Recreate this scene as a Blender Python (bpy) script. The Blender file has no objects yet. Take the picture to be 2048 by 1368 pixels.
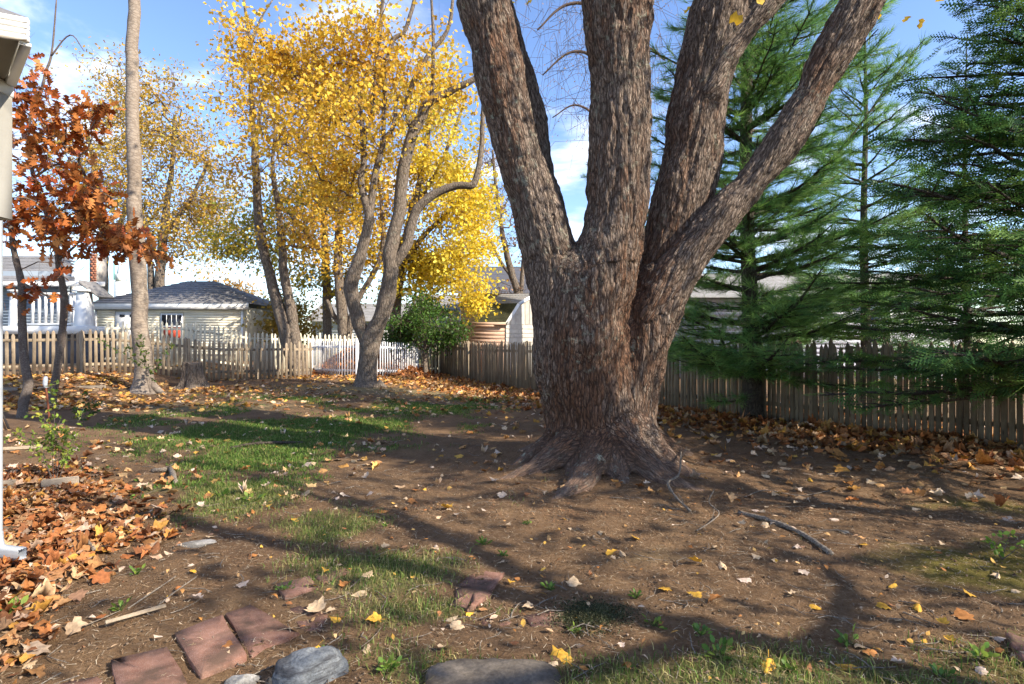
import bpy, math, random
import numpy as np
from mathutils import Vector, Matrix

rng = np.random.default_rng(11)
R = random.Random(11)
rad = math.radians
scene = bpy.context.scene
COL = scene.collection

# ------------------------------------------------------------------ camera
CAMZ, FPX, HY, HX = 1.6, 1138.0, 684.0, 1024.0      # eye height, focal length in photo pixels, horizon row, centre column
cam = bpy.data.cameras.new("camera")
cam.lens, cam.sensor_width, cam.clip_start, cam.clip_end = FPX / 2048 * 36, 36, 0.05, 5000
camo = bpy.data.objects.new("camera", cam)
camo.location, camo.rotation_euler = (0, 0, CAMZ), (math.pi / 2, 0, 0)
COL.objects.link(camo)
scene.camera = camo

# ------------------------------------------------------------------ light
SUN_AZ, SUN_EL = 116.0, 34.0       # degrees clockwise from +Y, degrees up
w = bpy.data.worlds.new("World")
scene.world = w
w.use_nodes = True
wt = w.node_tree
wn, wl = wt.nodes, wt.links
sky = wn.new('ShaderNodeTexSky')
sky.sky_type = 'NISHITA'
sky.sun_disc = False
sky.sun_elevation, sky.sun_rotation = rad(SUN_EL), rad(SUN_AZ)
sky.air_density, sky.dust_density, sky.ozone_density = 1.0, 0.2, 3.0
tc = wn.new('ShaderNodeTexCoord')
sep = wn.new('ShaderNodeSeparateXYZ')
wl.new(tc.outputs['Generated'], sep.inputs[0])
def wmath(op, a, b=None, c=None):
    n = wn.new('ShaderNodeMath'); n.operation = op
    for i, v in enumerate((a, b, c)):
        if v is None: continue
        if isinstance(v, (int, float)): n.inputs[i].default_value = v
        else: wl.new(v, n.inputs[i])
    return n.outputs[0]
den = wmath('ADD', wmath('MAXIMUM', sep.outputs[2], 0.0), 0.22)
cmb = wn.new('ShaderNodeCombineXYZ')
wl.new(wmath('DIVIDE', sep.outputs[0], den), cmb.inputs[0])
wl.new(wmath('DIVIDE', sep.outputs[1], den), cmb.inputs[1])
cl = wn.new('ShaderNodeTexNoise')
cl.inputs['Scale'].default_value, cl.inputs['Detail'].default_value = 1.7, 9
cl.inputs['Roughness'].default_value, cl.inputs['Distortion'].default_value = 0.58, 0.35
mp = wn.new('ShaderNodeMapping'); mp.inputs['Location'].default_value = (3.1, 0.4, 0.0); mp.inputs['Scale'].default_value = (1.0, 1.5, 1.0)
wl.new(cmb.outputs[0], mp.inputs[0]); wl.new(mp.outputs[0], cl.inputs['Vector'])
mr = wn.new('ShaderNodeMapRange'); mr.interpolation_type = 'SMOOTHSTEP'
mr.inputs[1].default_value, mr.inputs[2].default_value, mr.inputs[4].default_value = 0.50, 0.74, 0.92
wl.new(cl.outputs[0], mr.inputs[0])
mixc = wn.new('ShaderNodeMix'); mixc.data_type = 'RGBA'
wl.new(mr.outputs[0], mixc.inputs[0]); hs = wn.new('ShaderNodeHueSaturation'); hs.inputs['Saturation'].default_value = 1.05; hs.inputs['Hue'].default_value = .508; wl.new(sky.outputs[0], hs.inputs['Color']); wl.new(hs.outputs[0], mixc.inputs[6])
mixc.inputs[7].default_value = (5.6, 5.8, 6.2, 1)
wl.new(mixc.outputs[2], wn['Background'].inputs[0])
wn['Background'].inputs[1].default_value = 0.15

sun = bpy.data.lights.new("sun", 'SUN')
sun.energy, sun.angle, sun.color = 5.0, rad(0.53), (1.0, 0.90, 0.74)
suno = bpy.data.objects.new("sun", sun)
TOSUN = Vector((math.sin(rad(SUN_AZ)) * math.cos(rad(SUN_EL)), math.cos(rad(SUN_AZ)) * math.cos(rad(SUN_EL)), math.sin(rad(SUN_EL))))
suno.rotation_euler = (-TOSUN).to_track_quat('-Z', 'Y').to_euler()
COL.objects.link(suno)

vs = scene.view_settings
vs.view_transform, vs.look, vs.gamma, vs.exposure = 'Standard', 'None', 1.0, 1.1
vs.use_curve_mapping = False
scene.cycles.use_denoising = True
scene.cycles.max_bounces, scene.cycles.diffuse_bounces, scene.cycles.transmission_bounces = 6, 3, 4
scene.cycles.transparent_max_bounces = 6
scene.cycles.use_adaptive_sampling, scene.cycles.adaptive_threshold = True, 0.02
scene.cycles.caustics_reflective = scene.cycles.caustics_refractive = False

# ------------------------------------------------------------------ numpy noise
def _hash(ix, iy, iz, seed):
    h = (ix.astype(np.uint32) * np.uint32(374761393) + iy.astype(np.uint32) * np.uint32(668265263)
         + iz.astype(np.uint32) * np.uint32(2147483647) + np.uint32(seed * 974711 % 4294967291))
    h = (h ^ (h >> np.uint32(13))) * np.uint32(1274126177)
    h = (h ^ (h >> np.uint32(16))) * np.uint32(2246822519)
    return ((h ^ (h >> np.uint32(15))).astype(np.float64)) / 4294967295.0
def vnoise(p, seed=0):
    p = np.asarray(p, float)
    i = np.floor(p).astype(np.int64); f = p - i; f = f * f * (3 - 2 * f)
    out = 0
    for dx in (0, 1):
        for dy in (0, 1):
            for dz in (0, 1):
                wgt = (f[:, 0] if dx else 1 - f[:, 0]) * (f[:, 1] if dy else 1 - f[:, 1]) * (f[:, 2] if dz else 1 - f[:, 2])
                out = out + wgt * _hash(i[:, 0] + dx, i[:, 1] + dy, i[:, 2] + dz, seed)
    return out * 2 - 1
def fbm(p, o=3, seed=0):
    s, a = 0, 1.0
    for k in range(o):
        s = s + a * vnoise(np.asarray(p) * 2 ** k, seed + k); a *= .5
    return s
def worley(p, seed=0):
    i = np.floor(p).astype(np.int64); f1 = np.full(len(p), 9.0); f2 = f1.copy(); cid = np.zeros(len(p))
    for dx in (-1, 0, 1):
        for dy in (-1, 0, 1):
            for dz in (-1, 0, 1):
                c = i + (dx, dy, dz)
                q = c + np.stack([_hash(c[:, 0], c[:, 1], c[:, 2], seed + k) for k in range(3)], 1)
                d = ((q - p) ** 2).sum(1)
                m = d < f1
                f2 = np.where(m, f1, np.minimum(f2, d)); cid = np.where(m, _hash(c[:, 0], c[:, 1], c[:, 2], seed + 7), cid); f1 = np.where(m, d, f1)
    return np.sqrt(f1), np.sqrt(f2), cid
def fb2(x, y, s, o=3, seed=0):
    x, y = np.atleast_1d(np.asarray(x, float)), np.atleast_1d(np.asarray(y, float))
    return fbm(np.stack([x.ravel() * s, y.ravel() * s, np.zeros(x.size)], 1), o, seed).reshape(x.shape)
def ss(a, b, x):
    t = np.clip((np.asarray(x, float) - a) / (b - a), 0, 1)
    return t * t * (3 - 2 * t)

# ------------------------------------------------------------------ the lie of the land
TREE = (1.145, 7.25)
def gz(x, y):
    x, y = np.asarray(x, float), np.asarray(y, float)
    z = 0.30 * ss(9, 20, y) * ss(-1, -6, x) + 0.40 * ss(-9.5, -12.3, x) * ss(13.2, 15.2, y)
    z = z + 0.17 * np.exp(-((x - TREE[0]) ** 2 + (y - TREE[1]) ** 2) / (2 * 1.25 ** 2))
    return z
def gnd(x, y): return float(gz(x, y))
def P(px, py, d):
    return Vector(((px - HX) / FPX * d, d, CAMZ + (HY - py) / FPX * d))
def G(px, py):
    d = np.arange(1.2, 90, 0.02)
    h = CAMZ + (HY - py) / FPX * d - gz((px - HX) / FPX * d, d)
    k = int(np.argmax(h < 0))
    dd = d[k] - 0.02 * (0 - h[k]) / max(h[k - 1] - h[k], 1e-6)
    x = (px - HX) / FPX * dd
    return Vector((x, dd, gnd(x, dd)))

# ------------------------------------------------------------------ meshes and objects
class MB:
    def __init__(s): s.v, s.f, s.c, s.n, s.uv = [], [], [], 0, []
    def add(s, verts, faces, col=None, uv=None):
        verts = np.asarray(verts, np.float64).reshape(-1, 3)
        s.v.append(verts)
        if isinstance(faces, np.ndarray): s.f.append(faces.astype(np.int64) + s.n)
        else:
            by = {}
            for f in faces: by.setdefault(len(f), []).append(f)
            for k, fl in by.items(): s.f.append(np.asarray(fl, np.int64) + s.n)
        if col is not None:
            col = np.asarray(col, float)
            s.c.append(np.broadcast_to(col[..., :3], (len(verts), 3)))
        elif s.c: s.c.append(np.zeros((len(verts), 3)))
        if uv is not None: s.uv.append(np.asarray(uv, float))
        s.n += len(verts)
        return s
    def mesh(s, name, mat, smooth=False):
        v = np.concatenate(s.v); me = bpy.data.meshes.new(name)
        me.vertices.add(len(v)); me.vertices.foreach_set('co', v.astype(np.float32).ravel())
        li = np.concatenate([f.ravel() for f in s.f]); tot = np.concatenate([np.full(len(f), f.shape[1]) for f in s.f])
        me.loops.add(len(li)); me.loops.foreach_set('vertex_index', li.astype(np.int32))
        me.polygons.add(len(tot)); st = np.concatenate([[0], np.cumsum(tot)[:-1]])
        me.polygons.foreach_set('loop_start', st.astype(np.int32)); me.polygons.foreach_set('loop_total', tot.astype(np.int32))
        if smooth: me.polygons.foreach_set('use_smooth', np.ones(len(tot), bool))
        if s.c:
            c = np.concatenate(s.c); a = me.attributes.new('col', 'FLOAT_COLOR', 'POINT')
            a.data.foreach_set('color', np.concatenate([c, np.ones((len(c), 1))], 1).astype(np.float32).ravel())
        if s.uv:
            a = me.attributes.new('barkco', 'FLOAT_VECTOR', 'POINT'); a.data.foreach_set('vector', np.concatenate(s.uv).astype(np.float32).ravel())
        me.update(calc_edges=True); me.validate()
        if mat: me.materials.append(mat)
        return me
    def obj(s, name, mat, parent=None, smooth=False, loc=None):
        me = s.mesh(name, mat, smooth)
        if parent is not None and loc is None:      # vertices are in world space; parts hang from the parent's origin
            me.transform(Matrix.Translation(-parent_world(parent)))
        o = bpy.data.objects.new(name, me); COL.objects.link(o)
        if loc is not None: o.location = loc
        if parent is not None: o.parent = parent
        return o
def parent_world(o):
    p = Vector(o.location)
    while o.parent: o = o.parent; p += Vector(o.location)
    return p
def tag(o, label, cat, group=None, kind=None):
    o["label"] = label
    if cat: o["category"] = cat
    if group: o["group"] = group
    if kind: o["kind"] = kind
    return o
def struct(o): o["kind"] = "structure"; return o
def thing(name, label, cat, loc, group=None):
    o = bpy.data.objects.new(name, None); COL.objects.link(o)
    o.location = loc; o.empty_display_size = .2
    return tag(o, label, cat, group)
def inst(name, mesh, parent=None, loc=(0, 0, 0), rot=None, scale=None):
    o = bpy.data.objects.new(name, mesh); COL.objects.link(o)
    o.location = loc
    if rot is not None: o.rotation_euler = rot
    if scale is not None: o.scale = scale
    if parent is not None: o.parent = parent
    return o
def box(mb, x0, x1, y0, y1, z0, z1, M=None, col=None):
    v = np.array([[x, y, z] for z in (z0, z1) for y in (y0, y1) for x in (x0, x1)], float)
    if M is not None: v = xf(M, v)
    mb.add(v, np.array([[0, 2, 3, 1], [4, 5, 7, 6], [0, 1, 5, 4], [2, 6, 7, 3], [0, 4, 6, 2], [1, 3, 7, 5]]), col)
    return mb
def xf(M, v):
    A = np.array(M)
    return v @ A[:3, :3].T + A[:3, 3]
def bevbox(mb, x0, x1, y0, y1, z0, z1, b=.01, M=None):
    v, idx = [], {}
    for (sz, z) in ((0, z0), (1, z1)):
        for (sy, y) in ((0, y0), (1, y1)):
            for (sx, x) in ((0, x0), (1, x1)):
                for ax in range(3):
                    q = [x + (b if not sx else -b), y + (b if not sy else -b), z + (b if not sz else -b)]
                    q[ax] = (x, y, z)[ax]
                    idx[sx, sy, sz, ax] = len(v); v.append(q)
    F = []
    c4 = ((0, 0), (1, 0), (1, 1), (0, 1))
    for s in (0, 1):
        for ax in range(3):
            ks = []
            for a, bb in c4:
                k = [a, bb]; k.insert(ax, s); ks.append(idx[k[0], k[1], k[2], ax])
            F.append(ks)
    for ax in range(3):
        o1, o2 = [a for a in range(3) if a != ax]
        for s1 in (0, 1):
            for s2 in (0, 1):
                k0 = [0, 0, 0]; k0[o1] = s1; k0[o2] = s2; k1 = list(k0); k1[ax] = 1
                F.append([idx[(*k0, o1)], idx[(*k1, o1)], idx[(*k1, o2)], idx[(*k0, o2)]])
    for k in [(a, b_, c) for a in (0, 1) for b_ in (0, 1) for c in (0, 1)]:
        F.append([idx[(*k, 0)], idx[(*k, 1)], idx[(*k, 2)]])
    v = np.array(v, float)
    if M is not None: v = xf(M, v)
    mb.add(v, F)
    return mb
def frames(p):
    t = np.gradient(p, axis=0); t /= np.linalg.norm(t, axis=1)[:, None] + 1e-9
    u = np.cross(t[0], (0.13, 0.31, 0.94) if abs(t[0][2]) < .9 else (0.9, .2, .1)); u /= np.linalg.norm(u)
    U = []
    for k in range(len(p)):
        u = u - t[k] * (u @ t[k]); u /= np.linalg.norm(u) + 1e-9; U.append(u)
    U = np.array(U)
    return t, U, np.cross(t, U)
def tube(mb, pts, r, sides=8, cap=True, lump=0.0, col=None, seed=0, flut=None):
    p = np.asarray([tuple(q) for q in pts], float); r = np.broadcast_to(np.asarray(r, float), (len(p),))
    t, U, V = frames(p)
    a = np.arange(sides) / sides * 2 * math.pi
    rr = r[:, None] * np.ones(sides)
    v = p[:, None] + rr[..., None] * (np.cos(a)[None, :, None] * U[:, None] + np.sin(a)[None, :, None] * V[:, None])
    if lump:
        n = fbm(v.reshape(-1, 3) * 1.0 / max(r.max(), 1e-3) * .9, 2, seed).reshape(len(p), sides)
        v = p[:, None] + (rr * (1 + lump * n))[..., None] * (np.cos(a)[None, :, None] * U[:, None] + np.sin(a)[None, :, None] * V[:, None])
    i, j = np.meshgrid(np.arange(len(p) - 1), np.arange(sides), indexing='ij')
    j2 = (j + 1) % sides
    f = np.stack([i * sides + j, i * sides + j2, (i + 1) * sides + j2, (i + 1) * sides + j], -1).reshape(-1, 4)
    mb.add(v.reshape(-1, 3), f, col)
    if cap:
        mb.f.append(np.array([np.arange(sides)[::-1] + mb.n - len(p) * sides])); mb.f.append(np.array([np.arange(sides) + mb.n - sides]))
    return mb
def spline(pts, n):
    """resample a polyline of tuples (any width) with Catmull-Rom to n points per span"""
    p = np.asarray([tuple(q) for q in pts], float)
    e = np.vstack([2 * p[0] - p[1], p, 2 * p[-1] - p[-2]]); out = []
    for k in range(1, len(e) - 2):
        a, b, c, d = e[k - 1], e[k], e[k + 1], e[k + 2]
        for t in np.arange(n) / n:
            out.append(.5 * (2 * b + (c - a) * t + (2 * a - 5 * b + 4 * c - d) * t * t + (3 * b - a - 3 * c + d) * t ** 3))
    out.append(p[-1]); return np.array(out)
def twigs(mb, Pn, rn, sides=4):
    """many thin tubes at once: Pn (n,m,3), rn (n,m)"""
    n, m, _ = Pn.shape
    if n == 0: return
    t = Pn[:, -1] - Pn[:, 0]; t /= np.linalg.norm(t, axis=1)[:, None] + 1e-9
    ref = np.where(np.abs(t[:, 2:3]) > .9, np.array([[1., 0, 0]]), np.array([[0., 0, 1]]))
    U = np.cross(t, ref); U /= np.linalg.norm(U, axis=1)[:, None] + 1e-9; V = np.cross(t, U)
    a = np.arange(sides) / sides * 2 * math.pi
    ring = np.cos(a)[None, :, None] * U[:, None] + np.sin(a)[None, :, None] * V[:, None]
    v = Pn[:, :, None] + rn[:, :, None, None] * ring[:, None]
    i, j = np.meshgrid(np.arange(m - 1), np.arange(sides), indexing='ij'); j2 = (j + 1) % sides
    f = np.stack([i * sides + j, i * sides + j2, (i + 1) * sides + j2, (i + 1) * sides + j], -1).reshape(-1, 4)
    F = (f[None] + (np.arange(n) * m * sides)[:, None, None]).reshape(-1, 4)
    mb.add(v.reshape(-1, 3), F)
def rotmats(n, d=None, up=None, roll=None):
    """n matrices whose columns are (side, along, normal); d along, up roughly the normal"""
    d = d / (np.linalg.norm(d, axis=1)[:, None] + 1e-9)
    s = np.cross(d, up); s /= np.linalg.norm(s, axis=1)[:, None] + 1e-9
    nn = np.cross(s, d)
    return np.stack([s, d, nn], 2)
def scatter(mb, tv, tf, pos, rot, size, col):
    tv = np.asarray(tv, float); tf = np.asarray(tf)
    if tv.ndim == 2: v = np.einsum('nij,kj->nki', rot, tv)
    else: v = np.einsum('nij,nkj->nki', rot, tv)
    v = v * np.asarray(size)[:, None, None] + pos[:, None]
    n, k = v.shape[:2]
    F = (tf[None] + (np.arange(n) * k)[:, None, None]).reshape(-1, tf.shape[1])
    mb.add(v.reshape(-1, 3), F, np.repeat(col, k, 0))
def rdir(n, zb=0.0):
    v = rng.normal(size=(n, 3)); v[:, 2] += zb
    return v / np.linalg.norm(v, axis=1)[:, None]
def pal(cols, n, jit=.15, w=None):
    c = np.asarray(cols, float); k = rng.choice(len(c), n, p=None if w is None else np.asarray(w) / np.sum(w))
    m = rng.random((n, 1)); k2 = rng.choice(len(c), n, p=None if w is None else np.asarray(w) / np.sum(w))
    base = c[k] * (1 - .4 * m) + c[k2] * .4 * m
    return np.clip(base * (1 + rng.normal(size=(n, 1)) * jit), .004, .95)

# leaf outlines: x across, y from stalk to tip
def fan(outline, mid):
    n = len(outline); v = np.array([[*mid, 0]] + [[x, y, 0] for x, y in outline])
    return v, np.array([[0, 1 + k, 1 + (k + 1) % n] for k in range(n)])
_h = [(.20, -.10), (.44, -.03), (.39, .16), (.52, .26), (.64, .47), (.40, .50), (.34, .60), (.30, .74), (.14, .80)]
MAPLE = fan([(0, 0)] + _h + [(0, 1.0)] + [(-x, y) for x, y in _h[::-1]], (0, .36))
_h = [(.16, .10), (.05, .20), (.30, .30), (.09, .42), (.40, .56), (.12, .64), (.27, .84)]
OAK = fan([(0, 0)] + _h + [(0, 1.0)] + [(-x, y) for x, y in _h[::-1]], (0, .5))
STAR = (np.array([[0, 0, 0], [.42, .18, .05], [.2, .45, 0], [.36, .72, .06], [0, 1, -.04], [-.36, .72, .06], [-.2, .45, 0], [-.42, .18, .05]], float),
        np.array([[0, 1, 2], [0, 2, 6], [0, 6, 7], [2, 3, 4], [2, 4, 6], [6, 4, 5]]))
OVAL = (np.array([[0, 0, 0], [.26, .35, .05], [.22, .7, .04], [0, 1, -.03], [-.22, .7, .04], [-.26, .35, .05]], float),
        np.array([[0, 1, 5], [1, 2, 4], [1, 4, 5], [2, 3, 4]]))
def curl(tpl, n, amt=.5):
    """n curled and folded versions of a leaf outline -> (n,k,3)"""
    v = np.repeat(tpl[0][None], n, 0).copy()
    a = rng.normal(size=(n, 1)) * amt; b = rng.normal(size=(n, 1)) * amt * .6; c = rng.normal(size=(n, 1)) * amt * .5
    x, y = v[..., 0], v[..., 1] - .45
    v[..., 2] = a * np.abs(x) + b * (y * y - .1) + c * x * y + rng.normal(size=x.shape) * amt * .09
    v[..., 0] *= 1 - .35 * np.minimum(np.abs(a), 1.2)
    v[..., 1] -= .4
    return v
# ------------------------------------------------------------------ materials
class NT:
    def __init__(s, name):
        s.m = bpy.data.materials.new(name); s.m.use_nodes = True
        s.t = s.m.node_tree; s.b = s.t.nodes['Principled BSDF']; s.out = s.t.nodes['Material Output']
        s.b.inputs['Roughness'].default_value = .85
        s.b.inputs['Specular IOR Level'].default_value = .25
    def n(s, ty, props=None, **inp):
        k = s.t.nodes.new(ty)
        for a, v in (props or {}).items(): setattr(k, a, v)
        for a, v in inp.items(): s.set(k.inputs[int(a[1:])] if a[0] == 'i' and a[1:].isdigit() else k.inputs[a.replace('_', ' ')], v)
        return k
    def set(s, sock, v):
        if hasattr(v, 'is_output'): s.t.links.new(v, sock)
        else: sock.default_value = v
    def co(s, which='Object', scale=(1, 1, 1), rot=(0, 0, 0)):
        c = s.n('ShaderNodeTexCoord'); o = c.outputs[which]
        return s.n('ShaderNodeMapping', Vector=o, Scale=scale, Rotation=rot).outputs[0]
    def world(s, scale=(1, 1, 1)):
        return s.n('ShaderNodeMapping', Vector=s.n('ShaderNodeNewGeometry').outputs['Position'], Scale=scale).outputs[0]
    def attr(s, name, vec=False):
        k = s.n('ShaderNodeAttribute', dict(attribute_name=name)); return k.outputs['Vector' if vec else 'Color']
    def noise(s, v, scale, detail=4, rough=.55, dist=0.0):
        return s.n('ShaderNodeTexNoise', Vector=v, Scale=scale, Detail=detail, Roughness=rough, Distortion=dist).outputs[0]
    def vor(s, v, scale, feature='F1', out=0, rnd=1.0):
        return s.n('ShaderNodeTexVoronoi', dict(feature=feature), Vector=v, Scale=scale, Randomness=rnd).outputs[out]
    def ramp(s, f, stops):
        k = s.n('ShaderNodeValToRGB', Fac=f); e = k.color_ramp.elements
        while len(e) < len(stops): e.new(.5)
        for el, (p, c) in zip(e, stops):
            el.position = p; el.color = (*c, 1) if isinstance(c, tuple) else (c, c, c, 1)
        return k.outputs[0]
    def mix(s, f, a, b, mode='MIX'):
        k = s.n('ShaderNodeMix', dict(data_type='RGBA', blend_type=mode))
        s.set(k.inputs[0], f)
        for i, v in ((6, a), (7, b)): s.set(k.inputs[i], (*v, 1) if isinstance(v, tuple) and len(v) == 3 else v)
        return k.outputs[2]
    def math(s, op, a, b=0.0, c=0.0):
        return s.n('ShaderNodeMath', dict(operation=op), i0=a, i1=b, i2=c).outputs[0]
    def rnd(s): return s.n('ShaderNodeObjectInfo').outputs['Random']
    def base(s, v): s.set(s.b.inputs['Base Color'], (*v, 1) if isinstance(v, tuple) and len(v) == 3 else v)
    def bump(s, h, strength=.5, dist=.02):
        k = s.n('ShaderNodeBump', Height=h, Strength=strength, Distance=dist); s.t.links.new(k.outputs[0], s.b.inputs['Normal'])
    def rough(s, v): s.set(s.b.inputs['Roughness'], v)
MT = {}
def leafmat(name, trans=.35, rough=.55, scale=30, vein=.25):
    k = NT(name); c = k.attr('col')
    nz = k.noise(k.world(), scale, 3)
    cc = k.mix(1.0, c, k.ramp(nz, [(.3, 1 - vein), (.7, 1 + vein * .6)]), 'MULTIPLY')
    k.base(cc); k.rough(rough)
    tr = k.n('ShaderNodeBsdfTranslucent', Color=cc)
    ms = k.n('ShaderNodeMixShader', i0=trans, i1=k.b.outputs[0], i2=tr.outputs[0])
    k.t.links.new(ms.outputs[0], k.out.inputs[0]); MT[name] = k.m
leafmat('maple_leaf', .42, .6, 18); leafmat('oak_leaf', .30, .5, 25); leafmat('dry_leaf', .12, .75, 45, .35)
leafmat('green_leaf', .35, .45, 30); leafmat('needle', .35, .5, 6, .3); leafmat('grass', .35, .6, 8, .3)

def barkmat(name, cols, sc=(9, 9, 1.6), k1=1.0, lichen=None, attr=False, bands=False, bump=.9, dark=.62):
    k = NT(name)
    v = k.n('ShaderNodeMapping', Vector=k.attr('barkco', True), Scale=sc).outputs[0] if attr else k.world(sc)
    wv = k.n('ShaderNodeVectorMath', dict(operation='ADD'), i0=v).outputs[0]
    dn = k.n('ShaderNodeTexNoise', Vector=v, Scale=.8 * k1, Detail=4)
    va = k.n('ShaderNodeVectorMath', dict(operation='MULTIPLY_ADD'), i0=dn.outputs[1], i1=(.9, .9, .9), i2=v).outputs[0]
    edge = k.vor(va, 1.0 * k1, 'DISTANCE_TO_EDGE'); fine = k.noise(va, 3.2 * k1, 8, .68); edge2 = k.vor(va, 2.7 * k1, 'DISTANCE_TO_EDGE')
    big = k.noise(k.world(), 1.3, 4, .6)
    c = k.mix(k.ramp(fine, [(.3, 0.), (.72, 1.)]), cols[0], cols[1])
    c = k.mix(k.ramp(big, [(.42, 0.), (.66, 1.)]), c, k.mix(.5, c, cols[2]))
    if lichen:
        ln = k.noise(k.world(), 5.5, 6, .7)
        c = k.mix(k.ramp(ln, [(.60, 0.), (.70, .75)]), c, lichen)
    fis = k.ramp(edge, [(.0, 0.), (.16, 1.)]); fis2 = k.ramp(edge2, [(.0, .0), (.2, 1.)])
    c = k.mix(k.math('MULTIPLY', k.math('SUBTRACT', 1.0, fis), dark), c, cols[3])
    c = k.mix(k.math('MULTIPLY', k.math('SUBTRACT', 1.0, fis2), dark * .5), c, cols[3])
    h = k.math('ADD', k.math('ADD', k.math('MULTIPLY', fis, .6), k.math('MULTIPLY', fis2, .3)), k.math('MULTIPLY', fine, .6))
    if bands:
        bn = k.noise(k.world((1.2, 1.2, 14)), 1.6, 4, .6)
        c = k.mix(k.ramp(bn, [(.5, 0.), (.75, .5)]), c, cols[3])
    k.base(c); k.rough(.9); k.bump(h, bump, .03)
    MT[name] = k.m
k = NT('old_maple_bark')       # flaking grey plates over red-brown inner bark
v = k.n('ShaderNodeMapping', Vector=k.attr('barkco', True), Scale=(29, 29, 5.2)).outputs[0]
dn = k.n('ShaderNodeTexNoise', Vector=v, Scale=.7, Detail=5)
va = k.n('ShaderNodeVectorMath', dict(operation='MULTIPLY_ADD'), i0=dn.outputs[1], i1=(1.3, 1.3, 1.1), i2=v).outputs[0]
e1, e2 = k.vor(va, 1.0, 'DISTANCE_TO_EDGE'), k.vor(va, 2.3, 'DISTANCE_TO_EDGE'); pr = k.n('ShaderNodeSeparateColor', i0=k.vor(va, 1.0, 'F1', 1)).outputs[0]; pr2 = k.n('ShaderNodeSeparateColor', i0=k.vor(va, 2.3, 'F1', 1)).outputs[0]
fine = k.noise(va, 3.0, 8, .7); big = k.noise(k.world((1, 1, .45)), 1.1, 5, .6); lowz = k.n('ShaderNodeSeparateXYZ', i0=k.n('ShaderNodeNewGeometry').outputs['Position']).outputs[2]
grey = k.mix(k.ramp(fine, [(.36, 0.), (.66, 1.)]), (.11, .077, .058), (.385, .305, .246)); red = k.mix(k.ramp(fine, [(.3, 0.), (.7, 1.)]), (.095, .042, .022), (.235, .115, .062))
amt = k.math('ADD', k.math('MULTIPLY', pr, .22), k.math('MULTIPLY', big, 1.1)); amt = k.math('SUBTRACT', amt, k.n('ShaderNodeMapRange', i0=lowz, i1=.4, i2=3.2, i3=-.13, i4=.10).outputs[0])
c = k.mix(k.ramp(amt, [(.56, 0.), (.80, .9)]), grey, red)
c = k.mix(1.0, c, k.n('ShaderNodeMapRange', i0=pr2, i3=.8, i4=1.18).outputs[0], 'MULTIPLY')
f1_, f2_ = k.ramp(e1, [(.0, 0.), (.17, 1.)]), k.ramp(e2, [(.0, 0.), (.16, 1.)])
c = k.mix(k.math('MULTIPLY', k.math('SUBTRACT', 1.0, f1_), .85), c, (.028, .017, .012)); c = k.mix(k.math('MULTIPLY', k.math('SUBTRACT', 1.0, f2_), .6), c, (.04, .024, .017))
rootc = k.mix(k.ramp(fine, [(.3, 0.), (.7, 1.)]), (.13, .085, .06), (.32, .23, .175)); c = k.mix(k.n('ShaderNodeMapRange', i0=k.math('ADD', lowz, k.math('MULTIPLY', big, -.35)), i1=.26, i2=-.02, i3=0.0, i4=.45).outputs[0], c, rootc)
ln = k.noise(k.world(), 9, 7, .75); lb = k.noise(k.world(), .9, 3, .5)
c = k.mix(k.math('MULTIPLY', k.ramp(ln, [(.56, 0.), (.66, .8)]), k.ramp(lb, [(.46, 0.), (.62, 1.)])), c, (.36, .38, .29))
k.base(c); k.rough(.9); k.bump(k.math('ADD', k.math('ADD', k.math('MULTIPLY', f1_, .6), k.math('MULTIPLY', f2_, .35)), k.math('ADD', k.math('MULTIPLY', fine, .5), k.math('MULTIPLY', pr2, .4))), .9, .022); MT['old_maple_bark'] = k.m
barkmat('maple_bark', [(.14, .105, .08), (.33, .27, .215), (.24, .19, .15), (.045, .034, .028)], (16, 16, 4), 1.0, (.36, .36, .29))
barkmat('smooth_bark', [(.25, .205, .165), (.36, .30, .245), (.21, .165, .13), (.13, .1, .08)], (5, 5, 12), 1.0, (.38, .37, .32), bump=.25)
barkmat('sapling_bark', [(.12, .098, .086), (.21, .175, .15), (.10, .08, .07), (.07, .05, .04)], (14, 14, 22), 1.0, (.3, .29, .25), bump=.3)
barkmat('pine_bark', [(.075, .06, .048), (.14, .115, .095), (.09, .07, .05), (.03, .022, .018)], (18, 18, 7), 1.0, (.16, .19, .11))
barkmat('twig_bark', [(.12, .085, .068), (.22, .16, .13), (.15, .10, .08), (.08, .055, .045)], (20, 20, 20), 1.0, bump=.3)

def woodmat(name, a, b, dark, sc=(40, 40, 2.2), grime=.5, var=.35):
    k = NT(name); r = k.rnd()
    off = k.n('ShaderNodeCombineXYZ', X=k.math('MULTIPLY', r, 37.0), Y=k.math('MULTIPLY', r, 11.0), Z=k.math('MULTIPLY', r, 5.0)).outputs[0]
    v = k.n('ShaderNodeVectorMath', dict(operation='ADD'), i0=k.co('Object'), i1=off).outputs[0]
    g = k.noise(k.n('ShaderNodeMapping', Vector=v, Scale=sc).outputs[0], 1.0, 6, .65, .3)
    big = k.noise(v, 2.3, 4, .6)
    c = k.mix(k.ramp(g, [(.3, 0.), (.7, 1.)]), a, b)
    c = k.mix(k.math('MULTIPLY', k.ramp(big, [(.45, 0.), (.75, 1.)]), grime), c, dark)
    kn = k.vor(k.n('ShaderNodeMapping', Vector=v, Scale=(9, 9, 2.4)).outputs[0], 1.0)
    c = k.mix(k.ramp(kn, [(.05, .8), (.13, 0.)]), c, dark)
    c = k.mix(1.0, c, k.n('ShaderNodeMapRange', i0=r, i3=1 - var, i4=1 + var * .5).outputs[0], 'MULTIPLY')
    k.base(c); k.rough(.85); k.bump(g, .35, .004); MT[name] = k.m
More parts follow.
